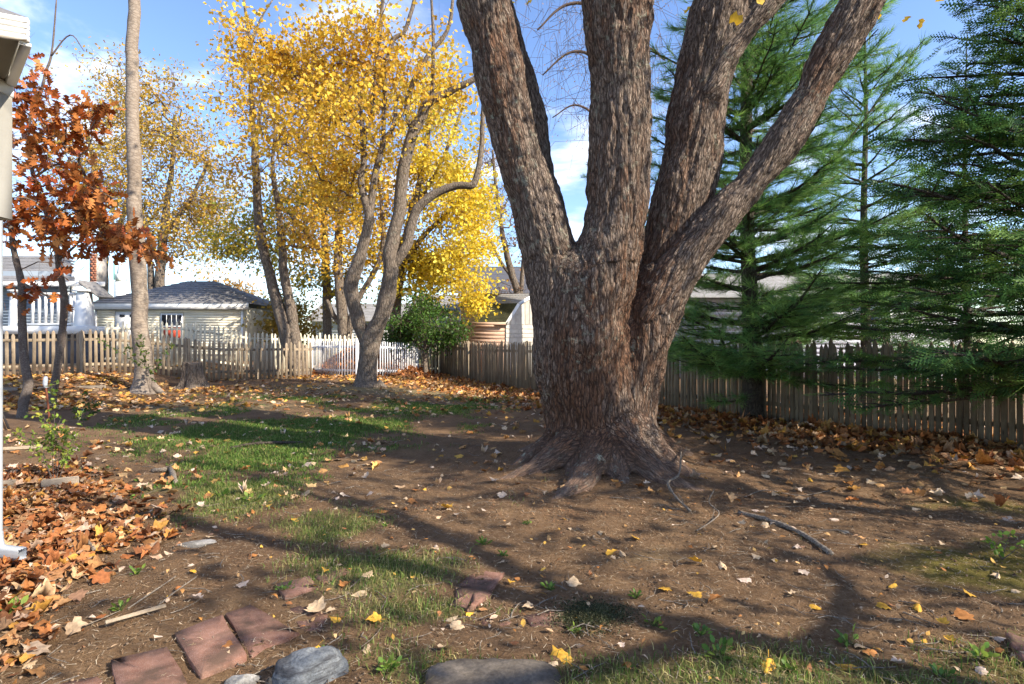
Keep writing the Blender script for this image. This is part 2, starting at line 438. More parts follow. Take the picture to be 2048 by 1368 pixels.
woodmat('stockade_wood', (.215, .165, .11), (.32, .255, .175), (.09, .068, .048))
woodmat('picket_wood', (.25, .19, .13), (.38, .305, .22), (.11, .08, .055))
woodmat('cream_fence_paint', (.66, .60, .46), (.74, .68, .54), (.48, .40, .28), grime=.25, var=.12)
woodmat('white_fence_paint', (.76, .77, .80), (.82, .83, .86), (.55, .52, .50), grime=.25, var=.08)
woodmat('timber_wood', (.20, .16, .12), (.32, .265, .21), (.09, .07, .05), (3, 40, 40))
woodmat('shed_wood', (.40, .255, .18), (.52, .36, .27), (.25, .15, .11), (2, 30, 30), .4, .2)
woodmat('grey_board', (.50, .46, .40), (.66, .62, .55), (.28, .23, .19), (30, 30, 2), .5, .15)

def flatmat(name, c, rough=.6, var=.08, sc=3.0, metal=0, spec=.3, bump=0.0, c2=None):
    k = NT(name); n = k.noise(k.world(), sc, 6, .62)
    c2 = c2 or tuple(x * .72 for x in c)
    k.base(k.mix(k.ramp(n, [(.35, 0.), (.75, min(1.0, var * 5))]), c, c2)); k.rough(rough); k.b.inputs['Metallic'].default_value = metal
    k.b.inputs['Specular IOR Level'].default_value = spec
    if bump: k.bump(k.noise(k.world(), sc * 12, 5, .6), bump, .01)
    MT[name] = k.m
flatmat('white_trim', (.78, .78, .77), .5, .1, 2.5); flatmat('white_metal', (.40, .44, .50), .35, .14, 5, c2=(.5, .5, .5))  # the metal's blue-grey holds the downspout's shade in its colour
flatmat('cream_siding', (.82, .76, .60), .65, .12, 1.4); flatmat('bluegrey_siding', (.20, .24, .29), .65, .12, 1.4)
flatmat('lavender_siding', (.46, .45, .50), .7, .1, .8); flatmat('dark_glass', (.02, .022, .028), .08, .02, 2, spec=.6)
flatmat('red_curtain', (.50, .045, .03), .8, .2, 9, c2=(.55, .16, .07)); flatmat('dark_metal', (.035, .03, .03), .5, .1)
flatmat('ochre_siding', (.42, .25, .10), .7, .15, 2); flatmat('pale_siding', (.62, .62, .62), .7, .1, 1); flatmat('dark_siding', (.10, .10, .115), .7, .1, 1)
flatmat('copper_green', (.20, .42, .38), .6, .2, 3); flatmat('tan_panel', (.42, .27, .17), .6, .15, 5); flatmat('rust', (.16, .05, .025), .8, .3, 30)
flatmat('brick_red', (.42, .17, .10), .85, .2, 12, bump=.3); flatmat('mortar', (.42, .38, .34), .9, .15, 20)
flatmat('soffit', (.24, .23, .205), .7, .15, 3, c2=(.19, .18, .16))  # darkened: shade on the near house post is put into the colour
def shingle(name, a, b, sc):
    k = NT(name); br = k.n('ShaderNodeTexBrick', dict(offset=.5), Vector=k.co('UV') if False else k.world((1, 1, 1)), Scale=1.0)
    n = k.noise(k.world(), 14, 6, .7); n2 = k.noise(k.world(), 1.4, 4, .6)
    c = k.mix(k.ramp(n, [(.3, 0.), (.7, 1.)]), a, b); c = k.mix(k.ramp(n2, [(.45, 0.), (.7, .5)]), c, tuple(x * .55 for x in a))
    k.base(c); k.rough(.95); k.bump(n, .5, .01); MT[name] = k.m
shingle('roof_shingle', (.14, .14, .15), (.26, .25, .25), 1); shingle('moss_shingle', (.035, .035, .022), (.10, .10, .05), 1); shingle('grey_shingle', (.20, .19, .185), (.32, .31, .30), 1)

k = NT('paver')       # worn red concrete
v = k.world(); n = k.noise(v, 9, 7, .65); sp = k.vor(v, 160); r = k.rnd()
c = k.mix(k.ramp(n, [(.3, 0.), (.7, 1.)]), (.135, .062, .043), (.27, .148, .108)); c = k.mix(k.ramp(sp, [(.1, .8), (.3, 0.)]), c, (.40, .31, .27))
dirt = k.noise(v, 3.6, 5, .65); c = k.mix(k.ramp(dirt, [(.47, 0.), (.62, .85)]), c, (.075, .048, .034))
k.base(k.mix(1.0, c, k.n('ShaderNodeMapRange', i0=r, i3=.8, i4=1.15).outputs[0], 'MULTIPLY')); k.rough(.9); k.bump(k.math('ADD', n, k.math('MULTIPLY', sp, .5)), .55, .006); MT['paver'] = k.m
def stone(name, a, b, dark, sc=6):
    k = NT(name); v = k.world(); n = k.noise(v, sc, 8, .65, .4); st = k.noise(k.world((1, 1, 6)), sc * .8, 6, .6)
    c = k.mix(k.ramp(n, [(.38, 0.), (.62, 1.)]), a, b); c = k.mix(k.ramp(st, [(.46, 0.), (.58, .85)]), c, dark); gr = k.noise(v, sc * 14, 5, .7); c = k.mix(1.0, c, k.ramp(gr, [(.3, .6), (.7, 1.35)]), 'MULTIPLY')
    k.base(c); k.rough(.8); k.bump(k.math('ADD', n, st), .7, .015); MT[name] = k.m
stone('grey_rock', (.085, .095, .11), (.18, .19, .20), (.04, .04, .045)); stone('flat_rock', (.075, .062, .05), (.15, .125, .10), (.028, .022, .018), 3.5); stone('pale_rock', (.22, .21, .19), (.34, .32, .30), (.12, .11, .10))

k = NT('earth')       # bare soil, thin turf and moss follow the painted turf mask, which is what grows there; straw strips also carry sunlight as colour
v = k.world(); big = k.noise(v, .55, 5, .6); mid = k.noise(v, 3.0, 6, .65); fine = k.noise(v, 26, 8, .72); grit = k.vor(v, 75); fib = k.noise(k.world((30, 90, 30)), 1.0, 5, .7, 1.2)
c = k.mix(k.ramp(mid, [(.3, 0.), (.7, 1.)]), (.110, .060, .029), (.245, .148, .076))
c = k.mix(k.ramp(fine, [(.35, 0.), (.75, .8)]), c, (.31, .205, .125)); c = k.mix(k.ramp(fine, [(.18, .75), (.42, 0.)]), c, (.055, .035, .024))
c = k.mix(k.ramp(fib, [(.56, 0.), (.70, .6)]), c, (.33, .245, .165)); c = k.mix(k.ramp(big, [(.4, 0.), (.65, .5)]), c, (.135, .080, .050))
c = k.mix(k.ramp(grit, [(.04, .7), (.16, 0.)]), c, (.33, .27, .22))
sepc = k.n('ShaderNodeSeparateColor', i0=k.attr('col'))
turf = k.mix(k.ramp(fine, [(.3, 0.), (.7, 1.)]), (.055, .085, .02), (.15, .17, .05)); straw = k.mix(k.ramp(fib, [(.35, 0.), (.7, 1.)]), (.19, .15, .075), (.32, .265, .145))
turf = k.mix(k.ramp(mid, [(.45, 0.), (.7, .7)]), turf, straw)
c = k.mix(k.ramp(k.math('ADD', sepc.outputs[0], k.math('MULTIPLY', k.math('SUBTRACT', fine, .5), .7)), [(.38, 0.), (.72, .9)]), c, turf)
moss = k.mix(k.ramp(fine, [(.3, 0.), (.7, 1.)]), (.10, .085, .02), (.22, .19, .04))
c = k.mix(k.ramp(k.math('ADD', sepc.outputs[1], k.math('MULTIPLY', k.math('SUBTRACT', mid, .5), .9)), [(.4, 0.), (.75, .85)]), c, moss)
c = k.mix(k.ramp(k.math('ADD', sepc.outputs[2], k.math('MULTIPLY', k.math('SUBTRACT', mid, .5), .6)), [(.4, 0.), (.8, .8)]), c, straw)
k.base(c); k.rough(.95); k.b.inputs['Specular IOR Level'].default_value = .1
k.bump(k.math('ADD', k.math('ADD', fine, k.math('MULTIPLY', mid, .8)), k.math('MULTIPLY', fib, .5)), 1.0, .05); MT['earth'] = k.m
flatmat('root_skin', (.30, .24, .19), .85, .3, 8, bump=.6)
barkmat('dead_wood', [(.19, .155, .12), (.36, .31, .255), (.24, .19, .14), (.08, .06, .045)], (25, 25, 25), 1.0, bump=.5)
# ------------------------------------------------------------------ ground
def blobs(x, y, L):
    m = np.zeros(np.shape(x))
    for bx, by, rx, ry, a in L:
        m = np.maximum(m, a * np.exp(-(((x - bx) / rx) ** 2 + ((y - by) / ry) ** 2) * .8))
    return m
TURF = [(-4.0, 10, 2.6, 2.4, 1), (-3.5, 7.7, 1.1, 1.5, 1), (-2.7, 6.0, .7, .9, .95), (-6.8, 11.8, 2.2, 1.8, .62), (-2.2, 13, 2.4, 1.8, .72), (.2, 16, 2.6, 1.6, .62),
        (-.95, 3.95, .62, .32, .95), (-.3, 3.45, .6, .25, .55), (1.0, 2.6, 1.5, .36, .82), (-.1, 2.75, .7, .3, .72), (2.5, 2.8, .8, .4, .7), (-1.6, 4.9, .6, .4, .6), (-5, 14.5, 3, 1.2, .5)]
MOSS = [(3.5, 4.0, .9, .55, 1), (4.8, 5.6, 1.2, .5, .7), (2.6, 2.8, .9, .4, .6), (.45, 3.3, .25, .2, .6)]
STRAW_LIT = [(-7, 13.2, 3, 1.1, .8), (-3.5, 17, 6, 1.4, .85), (1.0, 2.6, 1.6, .5, .55), (-1.1, 3.6, .9, .6, .5), (1.0, 4.2, .8, .5, .45), (2.2, 17, 1.6, 1.0, .6)]  # dry-grass patches, plus sunlit strips of ground put into the colour
def turf(x, y): return np.clip(blobs(x, y, TURF) + .28 * fb2(x, y, 1.3, 3, 5) - .05, 0, 1)
def axis(lo, hi, fine_lo, fine_hi, step, g=1.09):
    a = list(np.arange(fine_lo, fine_hi, step)); s = step
    while a[-1] < hi: s *= g; a.append(a[-1] + s)
    b = [fine_lo]; s = step
    while b[-1] > lo: s *= g; b.append(b[-1] - s)
    return np.array(b[:0:-1] + a)
gx = axis(-400, 400, -6.5, 6.5, .045, 1.08); gy0 = [1.6]
while gy0[-1] < 30: gy0.append(gy0[-1] + max(.026, .0105 * gy0[-1]))
s_ = .3
while gy0[-1] < 900: s_ *= 1.12; gy0.append(gy0[-1] + s_)
b_ = [1.6]; s_ = .05
while b_[-1] > -120: s_ *= 1.15; b_.append(b_[-1] - s_)
gy = np.array(b_[:0:-1] + gy0)
X, Y = np.meshgrid(gx, gy)
Z = gz(X, Y)
near = np.exp(-np.maximum(np.hypot(X, Y - 3) - 9, 0) / 6)
Z = Z + near * (.030 * fb2(X, Y, .9, 3, 21) + .012 * fb2(X, Y, 6, 3, 22) + .007 * fb2(X, Y, 19, 2, 23))
def gq(x, y):
    """height of the ground with its lumps"""
    x, y = np.atleast_1d(x), np.atleast_1d(y)
    nr = np.exp(-np.maximum(np.hypot(x, y - 3) - 9, 0) / 6)
    return gz(x, y) + nr * (.030 * fb2(x, y, .9, 3, 21) + .012 * fb2(x, y, 6, 3, 22))
mb = MB(); nr_, nc_ = X.shape
i, j = np.meshgrid(np.arange(nr_ - 1), np.arange(nc_ - 1), indexing='ij')
q = i * nc_ + j
mask = np.stack([turf(X, Y), np.clip(blobs(X, Y, MOSS), 0, 1), np.clip(blobs(X, Y, STRAW_LIT), 0, 1)], -1).reshape(-1, 3)
far = (np.hypot(X, Y) > 34).ravel(); mask[far, 0] = .8
mb.add(np.stack([X, Y, Z], -1).reshape(-1, 3), np.stack([q, q + 1, q + nc_ + 1, q + nc_], -1).reshape(-1, 4), mask)
struct(mb.obj('ground', MT['earth'], smooth=True))

# ------------------------------------------------------------------ the old maple: one skin grown over its stems by a distance field
def chain(pts, dy=0.0, D=7.25):
    out = []
    for p in pts:
        px, py, r = p[:3]; d = D + dy + (p[3] if len(p) > 3 else 0)
        v = P(px, py, d); out.append((v.x, v.y, v.z, r / FPX * d))
    return spline(out, 3)
CH = [chain([(1192, 1030, 104), (1190, 900, 95), (1180, 804, 95), (1165, 724, 99), (1160, 643, 96), (1150, 570, 82)]),
      chain([(1240, 1030, 86), (1243, 900, 67), (1246, 804, 65), (1260, 724, 68), (1288, 643, 58), (1316, 575, 50)], .08),
      chain([(1170, 690, 84), (1174, 635, 78), (1192, 580, 74), (1212, 515, 67), (1230, 440, 63), (1239, 300, 61), (1239, 200, 61), (1236, 100, 65), (1236, 0, 73), (1230, -150, 78), (1215, -330, 62)], -.14),
      chain([(1128, 640, 58), (1112, 570, 56), (1093, 490, 55), (1069, 402, 51), (1043, 322, 48), (1022, 241, 48), (1003, 161, 49), (985, 80, 50), (967, 0, 52), (935, -180, 50), (890, -360, 40)], -.05),
      chain([(1108, 490, 38), (1094, 402, 32), (1080, 322, 28), (1066, 241, 28), (1047, 161, 28), (1016, 80, 29), (985, -40, 29), (940, -330, 25)], .5),
      chain([(1272, 700, 58), (1292, 640, 58), (1318, 563, 58), (1342, 483, 56), (1362, 402, 60), (1382, 322, 60), (1394, 241, 58), (1410, 150, 57), (1438, 40, 61), (1472, -110, 58), (1510, -340, 45)], .36),
      chain([(1420, 190, 28), (1448, 122, 26), (1488, 66, 22), (1540, 5, 26), (1600, -80, 26), (1700, -220, 22)], .1),
      chain([(1268, 760, 44), (1286, 690, 50), (1314, 615, 50), (1352, 545, 43), (1425, 452, 37), (1500, 372, 35), (1560, 290, 36), (1612, 210, 37), (1670, 100, 41), (1722, 0, 43), (1772, -110, 42), (1845, -330, 34)], -.06)]
NSTEM = len(CH)
gbase = gnd(*TREE)
def root(a, r0, r1, w0, w1, z0=.42, bend=0.0, r2=None):
    z0 *= .72
    pts = []
    for t in np.linspace(0, 1, 6):
        aa = rad(a + bend * t * t); rr = r0 + (r1 - r0) * t
        x, y = TREE[0] + math.cos(aa) * rr, TREE[1] + math.sin(aa) * rr
        pts.append((x, y, gnd(x, y) - .03 + z0 * (1 - t) ** 2.1 - .05 * t, w0 + (w1 - w0) * t ** .8))
    return np.array(pts)
CH += [root(-68, .40, 1.6, .27, .10, .56, 8), root(-104, .40, 2.1, .23, .075, .46, -14), root(-88, .40, 1.15, .24, .11, .40), root(-138, .42, 1.65, .25, .09, .50, -8), root(-122, .42, 1.1, .2, .08, .36, 4),
       root(-168, .45, 1.45, .22, .05, .5, 12), root(-34, .45, 1.35, .24, .06, .55, -8), root(-52, .45, 1.75, .14, .04, .4, 14), root(8, .45, 1.6, .22, .05, .5, 14), root(62, .4, 1.5, .22, .06, .5), root(120, .4, 1.5, .22, .06, .5), root(155, .45, 1.4, .2, .05, .45, -10)]
def sd_chain(p, c):
    best = np.full(len(p), 9.0, np.float32); p = p.astype(np.float32); plo, phi = p.min(0), p.max(0); c = c.astype(np.float32)
    for k in range(len(c) - 1):
        a, b = c[k, :3], c[k + 1, :3]; ab = b - a; rr = max(c[k, 3], c[k + 1, 3]) + .25
        if (np.minimum(a, b) - rr > phi).any() or (np.maximum(a, b) + rr < plo).any(): continue
        t = np.clip(((p - a) @ ab) / (ab @ ab), 0, 1)
        w_ = p - a - t[:, None] * ab; d = np.sqrt(np.einsum('ij,ij->i', w_, w_)) - (c[k, 3] + t * (c[k + 1, 3] - c[k, 3]))
        best = np.minimum(best, d)
    return best
def smin(a, b, k):
    h = np.clip(.5 + .5 * (b - a) / k, 0, 1)
    return b + (a - b) * h - k * h * (1 - h)
BBOX = [(c[:, :3].min(0) - c[:, 3].max() - .25, c[:, :3].max(0) + c[:, 3].max() + .25) for c in CH]
def sdf(p):
    d = np.full(len(p), 1.0)
    for n, c in enumerate(CH):
        lo, hi = BBOX[n]
        if (lo > p.max(0)).any() or (hi < p.min(0)).any(): continue
        m = ((p > lo) & (p < hi)).all(1)
        if not m.any(): continue
        dd = sd_chain(p[m], c)
        d[m] = smin(d[m], dd, (.10 if n < 2 else .035) if n < NSTEM else .075)
    g = -sd_chain(p, GROOVE); h_ = np.clip(.5 - .5 * (g - d) / .05, 0, 1)
    return g + (d - g) * h_ + .05 * h_ * (1 - h_)
GROOVE = chain([(1304, 470, 8), (1292, 515, 14), (1279, 580, 15), (1262, 630, 9), (1252, 665, 4)], -.34)
def surface(h, lo, hi, B=8):
    nb = np.ceil((hi - lo) / (B * h)).astype(int); nx, ny, nz = nb * B
    cx, cy, cz = [lo[a] + (np.arange(nb[a]) + .5) * B * h for a in range(3)]
    g = np.stack(np.meshgrid(cx, cy, cz, indexing='ij'), -1).reshape(-1, 3)
    dc = np.concatenate([sdf(q_) for q_ in np.array_split(g, max(1, nb[0]))])
    val = np.repeat(np.repeat(np.repeat(np.where(dc < 0, -1, 1).reshape(nb).astype(np.float32), B, 0), B, 1), B, 2)
    keep = np.nonzero(np.abs(dc) < B * h * .87 + .06)[0]
    off = np.stack(np.meshgrid(*[np.arange(B)] * 3, indexing='ij'), -1).reshape(-1, 3)
    bi = np.stack(np.unravel_index(keep, nb), 1); bi = bi[np.lexsort((bi[:, 1] // 3, bi[:, 0] // 3, bi[:, 2] // 3))]
    for s in range(0, len(keep), 48):
        idx = (bi[s:s + 48, None] * B + off[None]).reshape(-1, 3)
        val[idx[:, 0], idx[:, 1], idx[:, 2]] = sdf(lo + idx * h)
    sg = val < 0
    c8 = [sg[dx:nx - 1 + dx, dy:ny - 1 + dy, dz:nz - 1 + dz] for dx in (0, 1) for dy in (0, 1) for dz in (0, 1)]
    al, an = c8[0].copy(), c8[0].copy()
    for c in c8[1:]: al &= c; an |= c
    act = np.argwhere(an & ~al); del al, an, c8
    cid = np.full((nx, ny, nz), -1, np.int32); cid[act[:, 0], act[:, 1], act[:, 2]] = np.arange(len(act))
    sm = np.zeros((len(act), 3)); cn = np.zeros(len(act))
    for ax in range(3):
        o1, o2 = [a for a in range(3) if a != ax]
        for e1 in (0, 1):
            for e2 in (0, 1):
                a = act.copy(); a[:, o1] += e1; a[:, o2] += e2; b = a.copy(); b[:, ax] += 1
                va, vb = val[a[:, 0], a[:, 1], a[:, 2]], val[b[:, 0], b[:, 1], b[:, 2]]
                m = (va < 0) != (vb < 0); t = np.where(m, va / np.where(m, va - vb, 1), 0)
                q = a.astype(float); q[:, ax] += t; sm[m] += q[m]; cn[m] += 1
    V = lo + sm / cn[:, None] * h
    F = []
    for ax in range(3):
        o1, o2 = [(1, 2), (2, 0), (0, 1)][ax]
        sl0 = [slice(1, -1)] * 3; sl1 = [slice(1, -1)] * 3
        A = sg[1:-2, 1:-2, 1:-2]; e = [slice(1, -2)] * 3; e[ax] = slice(2, -1); Bq = sg[tuple(e)]
        ed = np.argwhere(A != Bq) + 1
        q = []
        for d1, d2 in ((-1, -1), (0, -1), (0, 0), (-1, 0)):
            c = ed.copy(); c[:, o1] += d1; c[:, o2] += d2; q.append(cid[c[:, 0], c[:, 1], c[:, 2]])
        q = np.stack(q, 1); inside = sg[ed[:, 0], ed[:, 1], ed[:, 2]]
        q[~inside] = q[~inside][:, ::-1]; F.append(q)
    F = np.concatenate(F); F = F[(F >= 0).all(1)]
    return V, F
def vnormals(V, F):
    n = np.cross(V[F[:, 2]] - V[F[:, 0]], V[F[:, 3]] - V[F[:, 1]]); N = np.zeros_like(V)
    for k in range(4): np.add.at(N, F[:, k], n)
    return N / (np.linalg.norm(N, axis=1)[:, None] + 1e-12)
V, F = surface(.0165, np.array([-1.3, 5.2, -.25]), np.array([5.2, 9.3, 7.3]))
for _ in range(2):                                  # relax
    S, C = np.zeros_like(V), np.zeros(len(V))
    for a in range(4):
        np.add.at(S, F[:, a], V[F[:, (a + 1) % 4]]); np.add.at(C, F[:, a], 1)
    V = V * .5 + .5 * S / np.maximum(C, 1)[:, None]
N_ = vnormals(V, F)
# grain coordinates: space with the nearest stem's own direction along the third axis
best = np.full(len(V), 1e9); who = np.zeros(len(V), int); rax = np.zeros(len(V))
for n, c in enumerate(CH):
    lo, hi = BBOX[n]; m = np.nonzero(((V > lo) & (V < hi)).all(1))[0]
    if not len(m): continue
    d = sd_chain(V[m], c); u = d < best[m]; ii = m[u]; best[ii] = d[u]; who[ii] = n; rax[ii] = c[:, 3].mean()
bc = V.copy()
for n in range(2, len(CH)):
    c = CH[n]; a = c[len(c) // 3, :3] if n < NSTEM else c[1, :3]; d = Vector(c[-1, :3] - a).normalized(); m = who == n
    if n < NSTEM: m &= V[:, 2] + .35 * fbm(V * 2.5, 2, 33) > P(0, 600 if n in (5, 7) else 540, 7.25).z
    Q = np.array(d.to_track_quat('Z', 'Y').to_matrix()); bc[m] = (V[m] - a) @ Q + a + n * 3.1
isroot = np.clip((.55 - (V[:, 2] - gz(V[:, 0], V[:, 1]))) / .4, 0, 1)
wob = np.stack([fbm(bc * (3, 3, 1.5), 2, 40), fbm(bc * (3, 3, 1.5), 2, 50), fbm(bc * (3, 3, 1.5), 2, 60)], 1) * (.05, .05, .08)
q = (bc + wob) * (29, 29, 5.2)
f1, f2, cid_ = worley(q, 3)
plate = np.clip((f2 - f1) / .45, 0, 1) ** .7
ridge = fbm(bc * (9, 9, 1.1), 3, 70)
amp = np.clip(rax / .34, .45, 1.0)
disp = amp * (.010 * plate + .011 * (cid_ - .5) + .017 * ridge) + .030 * fbm(V * 1.7, 3, 80) + .008 * fbm(bc * (34, 34, 14), 2, 90)
fur = 1 - np.abs(fbm(bc * (7, 7, .8), 2, 95)); disp = disp - amp * .030 * np.clip((fur - .72) / .28, 0, 1) * (V[:, 2] < 9)
disp = disp * (1 - .35 * isroot)
disp += .05 * np.exp(-(((V - np.array(P(1270, 668, 6.62))) / (.10, .3, .12)) ** 2).sum(1))        # healed scar
V = V + N_ * (disp - .016)[:, None]
tb = Vector((TREE[0], TREE[1], gbase))
old = thing('maple_tree', 'huge old maple with massive furrowed trunk splitting into several thick stems', 'tree', tb)
mb = MB(); mb.add(V, F, uv=bc); mb.obj('trunk', MT['old_maple_bark'], old, smooth=True)
del V, F, N_, best, bc, wob, q, f1, f2

# ------------------------------------------------------------------ crowns: clusters of leaves joined back to the limbs by twigs
def crown(skel, pts, r_tip=.006, r_max=.06, down=.25):
    """join scattered points to a skeleton, nearest first -> list of edges with girth from what they carry"""
    nodes = [tuple(s) for s in skel]; par = [-1] * len(nodes); n0 = len(nodes)
    A = np.zeros((n0 + 3 * len(pts), 3)); A[:n0] = skel; n = n0
    S = np.asarray(skel); dmin = np.min(np.linalg.norm(pts[:, None] - S[None], axis=2), axis=1) if len(S) * len(pts) < 4e6 else np.linalg.norm(pts - S.mean(0), axis=1)
    E = []; parent = {}
    for k in np.argsort(dmin):
        p = pts[k]; dv = p - A[:n]; d = np.sqrt((dv ** 2).sum(1)); cost = d + down * np.maximum(-dv[:, 2], 0)
        b = int(np.argmin(cost)); a = A[b]; L = d[b]
        if L < .03: continue
        mid = a + (p - a) * .5 + rng.normal(size=3) * L * .09 + np.array([0, 0, .05 * L])
        A[n] = mid; A[n + 1] = p; parent[n] = b; parent[n + 1] = n; E.append((b, n, n + 1)); n += 2
    cnt = np.zeros(n); 
    for b, m_, p_ in E[::-1]:
        cnt[p_] += 1; cnt[m_] += cnt[p_]; cnt[b] += cnt[m_]
    Pn = np.array([[A[b], A[m_], A[p_]] for b, m_, p_ in E]); 
    rr = lambda c: np.minimum(r_tip * np.power(np.maximum(c, 1), .46), r_max)
    rn = np.array([[rr(cnt[m_]) * 1.08, rr(cnt[m_]) * .95, rr(cnt[p_]) * .85] for b, m_, p_ in E])
    return Pn, rn
def inblobs(L, n, clump=9):
    """points in ellipsoids given by photo column, row, half sizes, distance, half depth and weight, gathered into boughs"""
    nb = max(4, n // clump)
    wts = np.array([b[6] if len(b) > 6 else b[2] * b[3] for b in L], float); A = np.array([b[:6] for b in L], float)
    def pick(m, k, sc):
        a = A[k]; u = rdir(m) * (rng.random((m, 1)) ** .5) * sc; d = a[:, 4]
        return np.stack([(a[:, 0] - HX) / FPX * d + u[:, 0] * a[:, 2] / FPX * d, d + u[:, 1] * a[:, 5], CAMZ + (HY - a[:, 1]) / FPX * d + u[:, 2] * a[:, 3] / FPX * d], 1)
    k = rng.choice(len(L), nb, p=wts / wts.sum()); bo = pick(nb, k, 1.0); kk = rng.choice(nb, n)
    sc = np.sqrt(A[k][:, 2] * A[k][:, 3]) / FPX * A[k][:, 4] * .30
    return bo[kk] + rng.normal(size=(n, 3)) * sc[kk][:, None] * (1, 1, .6)
def leaves_at(mb, pts, per, spread, size, cols, tpl=STAR, droop=.5, cw=None, jit=.16):
    n = len(pts) * per
    p = np.repeat(pts, per, 0) + rng.normal(size=(n, 3)) * spread * np.array([1, 1, .8])
    d = rdir(n, -droop); up = rdir(n, .9)
    tint = np.repeat(pal(cols, len(pts), .08, cw), per, 0); c = np.clip(.5 * tint + .5 * pal(cols, n, jit, cw), .004, .95)
    scatter(mb, tpl[0], tpl[1], p, rotmats(n, d, up), size * rng.uniform(.65, 1.25, n), c)
def limbs(mb, polys, D, sides=9, lump=.12, rs=1.0):
    """polys: lists of (px, py, r_px[, extra depth]) -> tubes; returns skeleton points"""
    sk = []
    for t, pl in enumerate(polys):
        q = []
        for p in pl:
            d = D + (p[3] if len(p) > 3 else 0); v = P(p[0], p[1], d); q.append((v.x, v.y, v.z, rs * p[2] / FPX * d))
        q = spline(q, 5)
        q[:, :3] += np.stack([fbm(q[:, :3] * 1.4, 2, 100 + t), fbm(q[:, :3] * 1.4, 2, 200 + t), 0 * q[:, 0]], 1) * np.minimum(q[:, 3:4], .12) * .45
        tube(mb, q[:, :3], q[:, 3], sides, True, lump, seed=t); sk.append(q[::2, :3])
    return np.concatenate(sk)
def broadleaf(name, label, D, polys, blob, nclu, per, size, cols, cw=None, bark='maple_bark', spread=.3, group=None, sides=9, leaf='maple_leaf', tpl=STAR, r_tip=.0055, bare=0, skip=0, droop=.5, r_max=.06, jit=.16, rs=1.0, clump=9):
    p0 = polys[0][0]; d0 = D + (p0[3] if len(p0) > 3 else 0); b = P(p0[0], p0[1], d0)
    t = thing(name, label, 'tree', b, group)
    m1 = MB(); sk = limbs(m1, polys, D, sides, rs=rs); m1.obj('trunk', MT[bark], t, smooth=True)
    sk = sk[sk[:, 2] > b.z + skip]
    pts = inblobs(blob, nclu + bare, clump); Pn, rn = crown(sk, pts, r_tip, r_max)
    m2 = MB(); twigs(m2, Pn, rn, 5)
    n = len(pts); e = pts[rng.choice(n, min(n * 3, 6000))]                      # side shoots
    tipd = rdir(len(e), .15); L = rng.uniform(.25, .7, len(e))[:, None]
    twigs(m2, np.stack([e, e + tipd * L * .5 + rng.normal(size=e.shape) * .03, e + tipd * L], 1), np.repeat(np.array([[.8, .6, .3]]) * r_tip, len(e), 0), 3)
    m2.obj('branches', MT['twig_bark'] if bark != 'smooth_bark' else MT[bark], t)['kind'] = 'stuff'
    m3 = MB(); leaves_at(m3, pts[:nclu], per, spread, size, cols, tpl, droop, cw, jit); m3.obj('crown', MT[leaf], t)
    return t
# ------------------------------------------------------------------ upper limbs of the old maple, above the frame
YEL = [(.80, .52, .045), (.74, .41, .035), (.82, .62, .10), (.55, .28, .04)]; YELW = [4, 3, 3, 1.2]
OCH = [(.60, .36, .05), (.68, .46, .07), (.46, .23, .04), (.34, .30, .06)]
YGR = [(.55, .42, .05), (.26, .30, .04), (.16, .22, .03), (.66, .42, .04)]
GRN = [(.045, .11, .018), (.085, .17, .03), (.12, .21, .035), (.03, .075, .015)]
mbu = MB(); sk = []
for n in (2, 3, 4, 5, 6, 7):
    e = CH[n][-1]; dv = CH[n][-1, :3] - CH[n][-4, :3]; dv /= np.linalg.norm(dv)
    q = [tuple(CH[n][-2]), tuple(e)]; p = e[:3].copy(); r = e[3]
    for s in range(5):
        dv = dv + np.array([0, 0, .10]) + rng.normal(size=3) * .16; dv /= np.linalg.norm(dv); p = p + dv * 1.15; r *= .74; q.append((*p, r))
    q = spline(q, 4); tube(mbu, q[:, :3], q[:, 3], 10, True, .1); sk.append(q[3::2, :3])
sk = np.concatenate(sk); mbu.obj('upper_limbs', MT['maple_bark'], old, smooth=True)
pts = sk[rng.choice(len(sk), 330)] + rng.normal(size=(330, 3)) * (1.9, 1.9, 1.4); pts = pts[pts[:, 2] > 7.2]
Pn, rn = crown(sk, pts, .007, .07); mb = MB(); twigs(mb, Pn, rn, 5); mb.obj('branches', MT['twig_bark'], old)['kind'] = 'stuff'
mb = MB(); leaves_at(mb, pts, 7, .35, .15, YEL, cw=YELW); mb.obj('crown', MT['maple_leaf'], old)

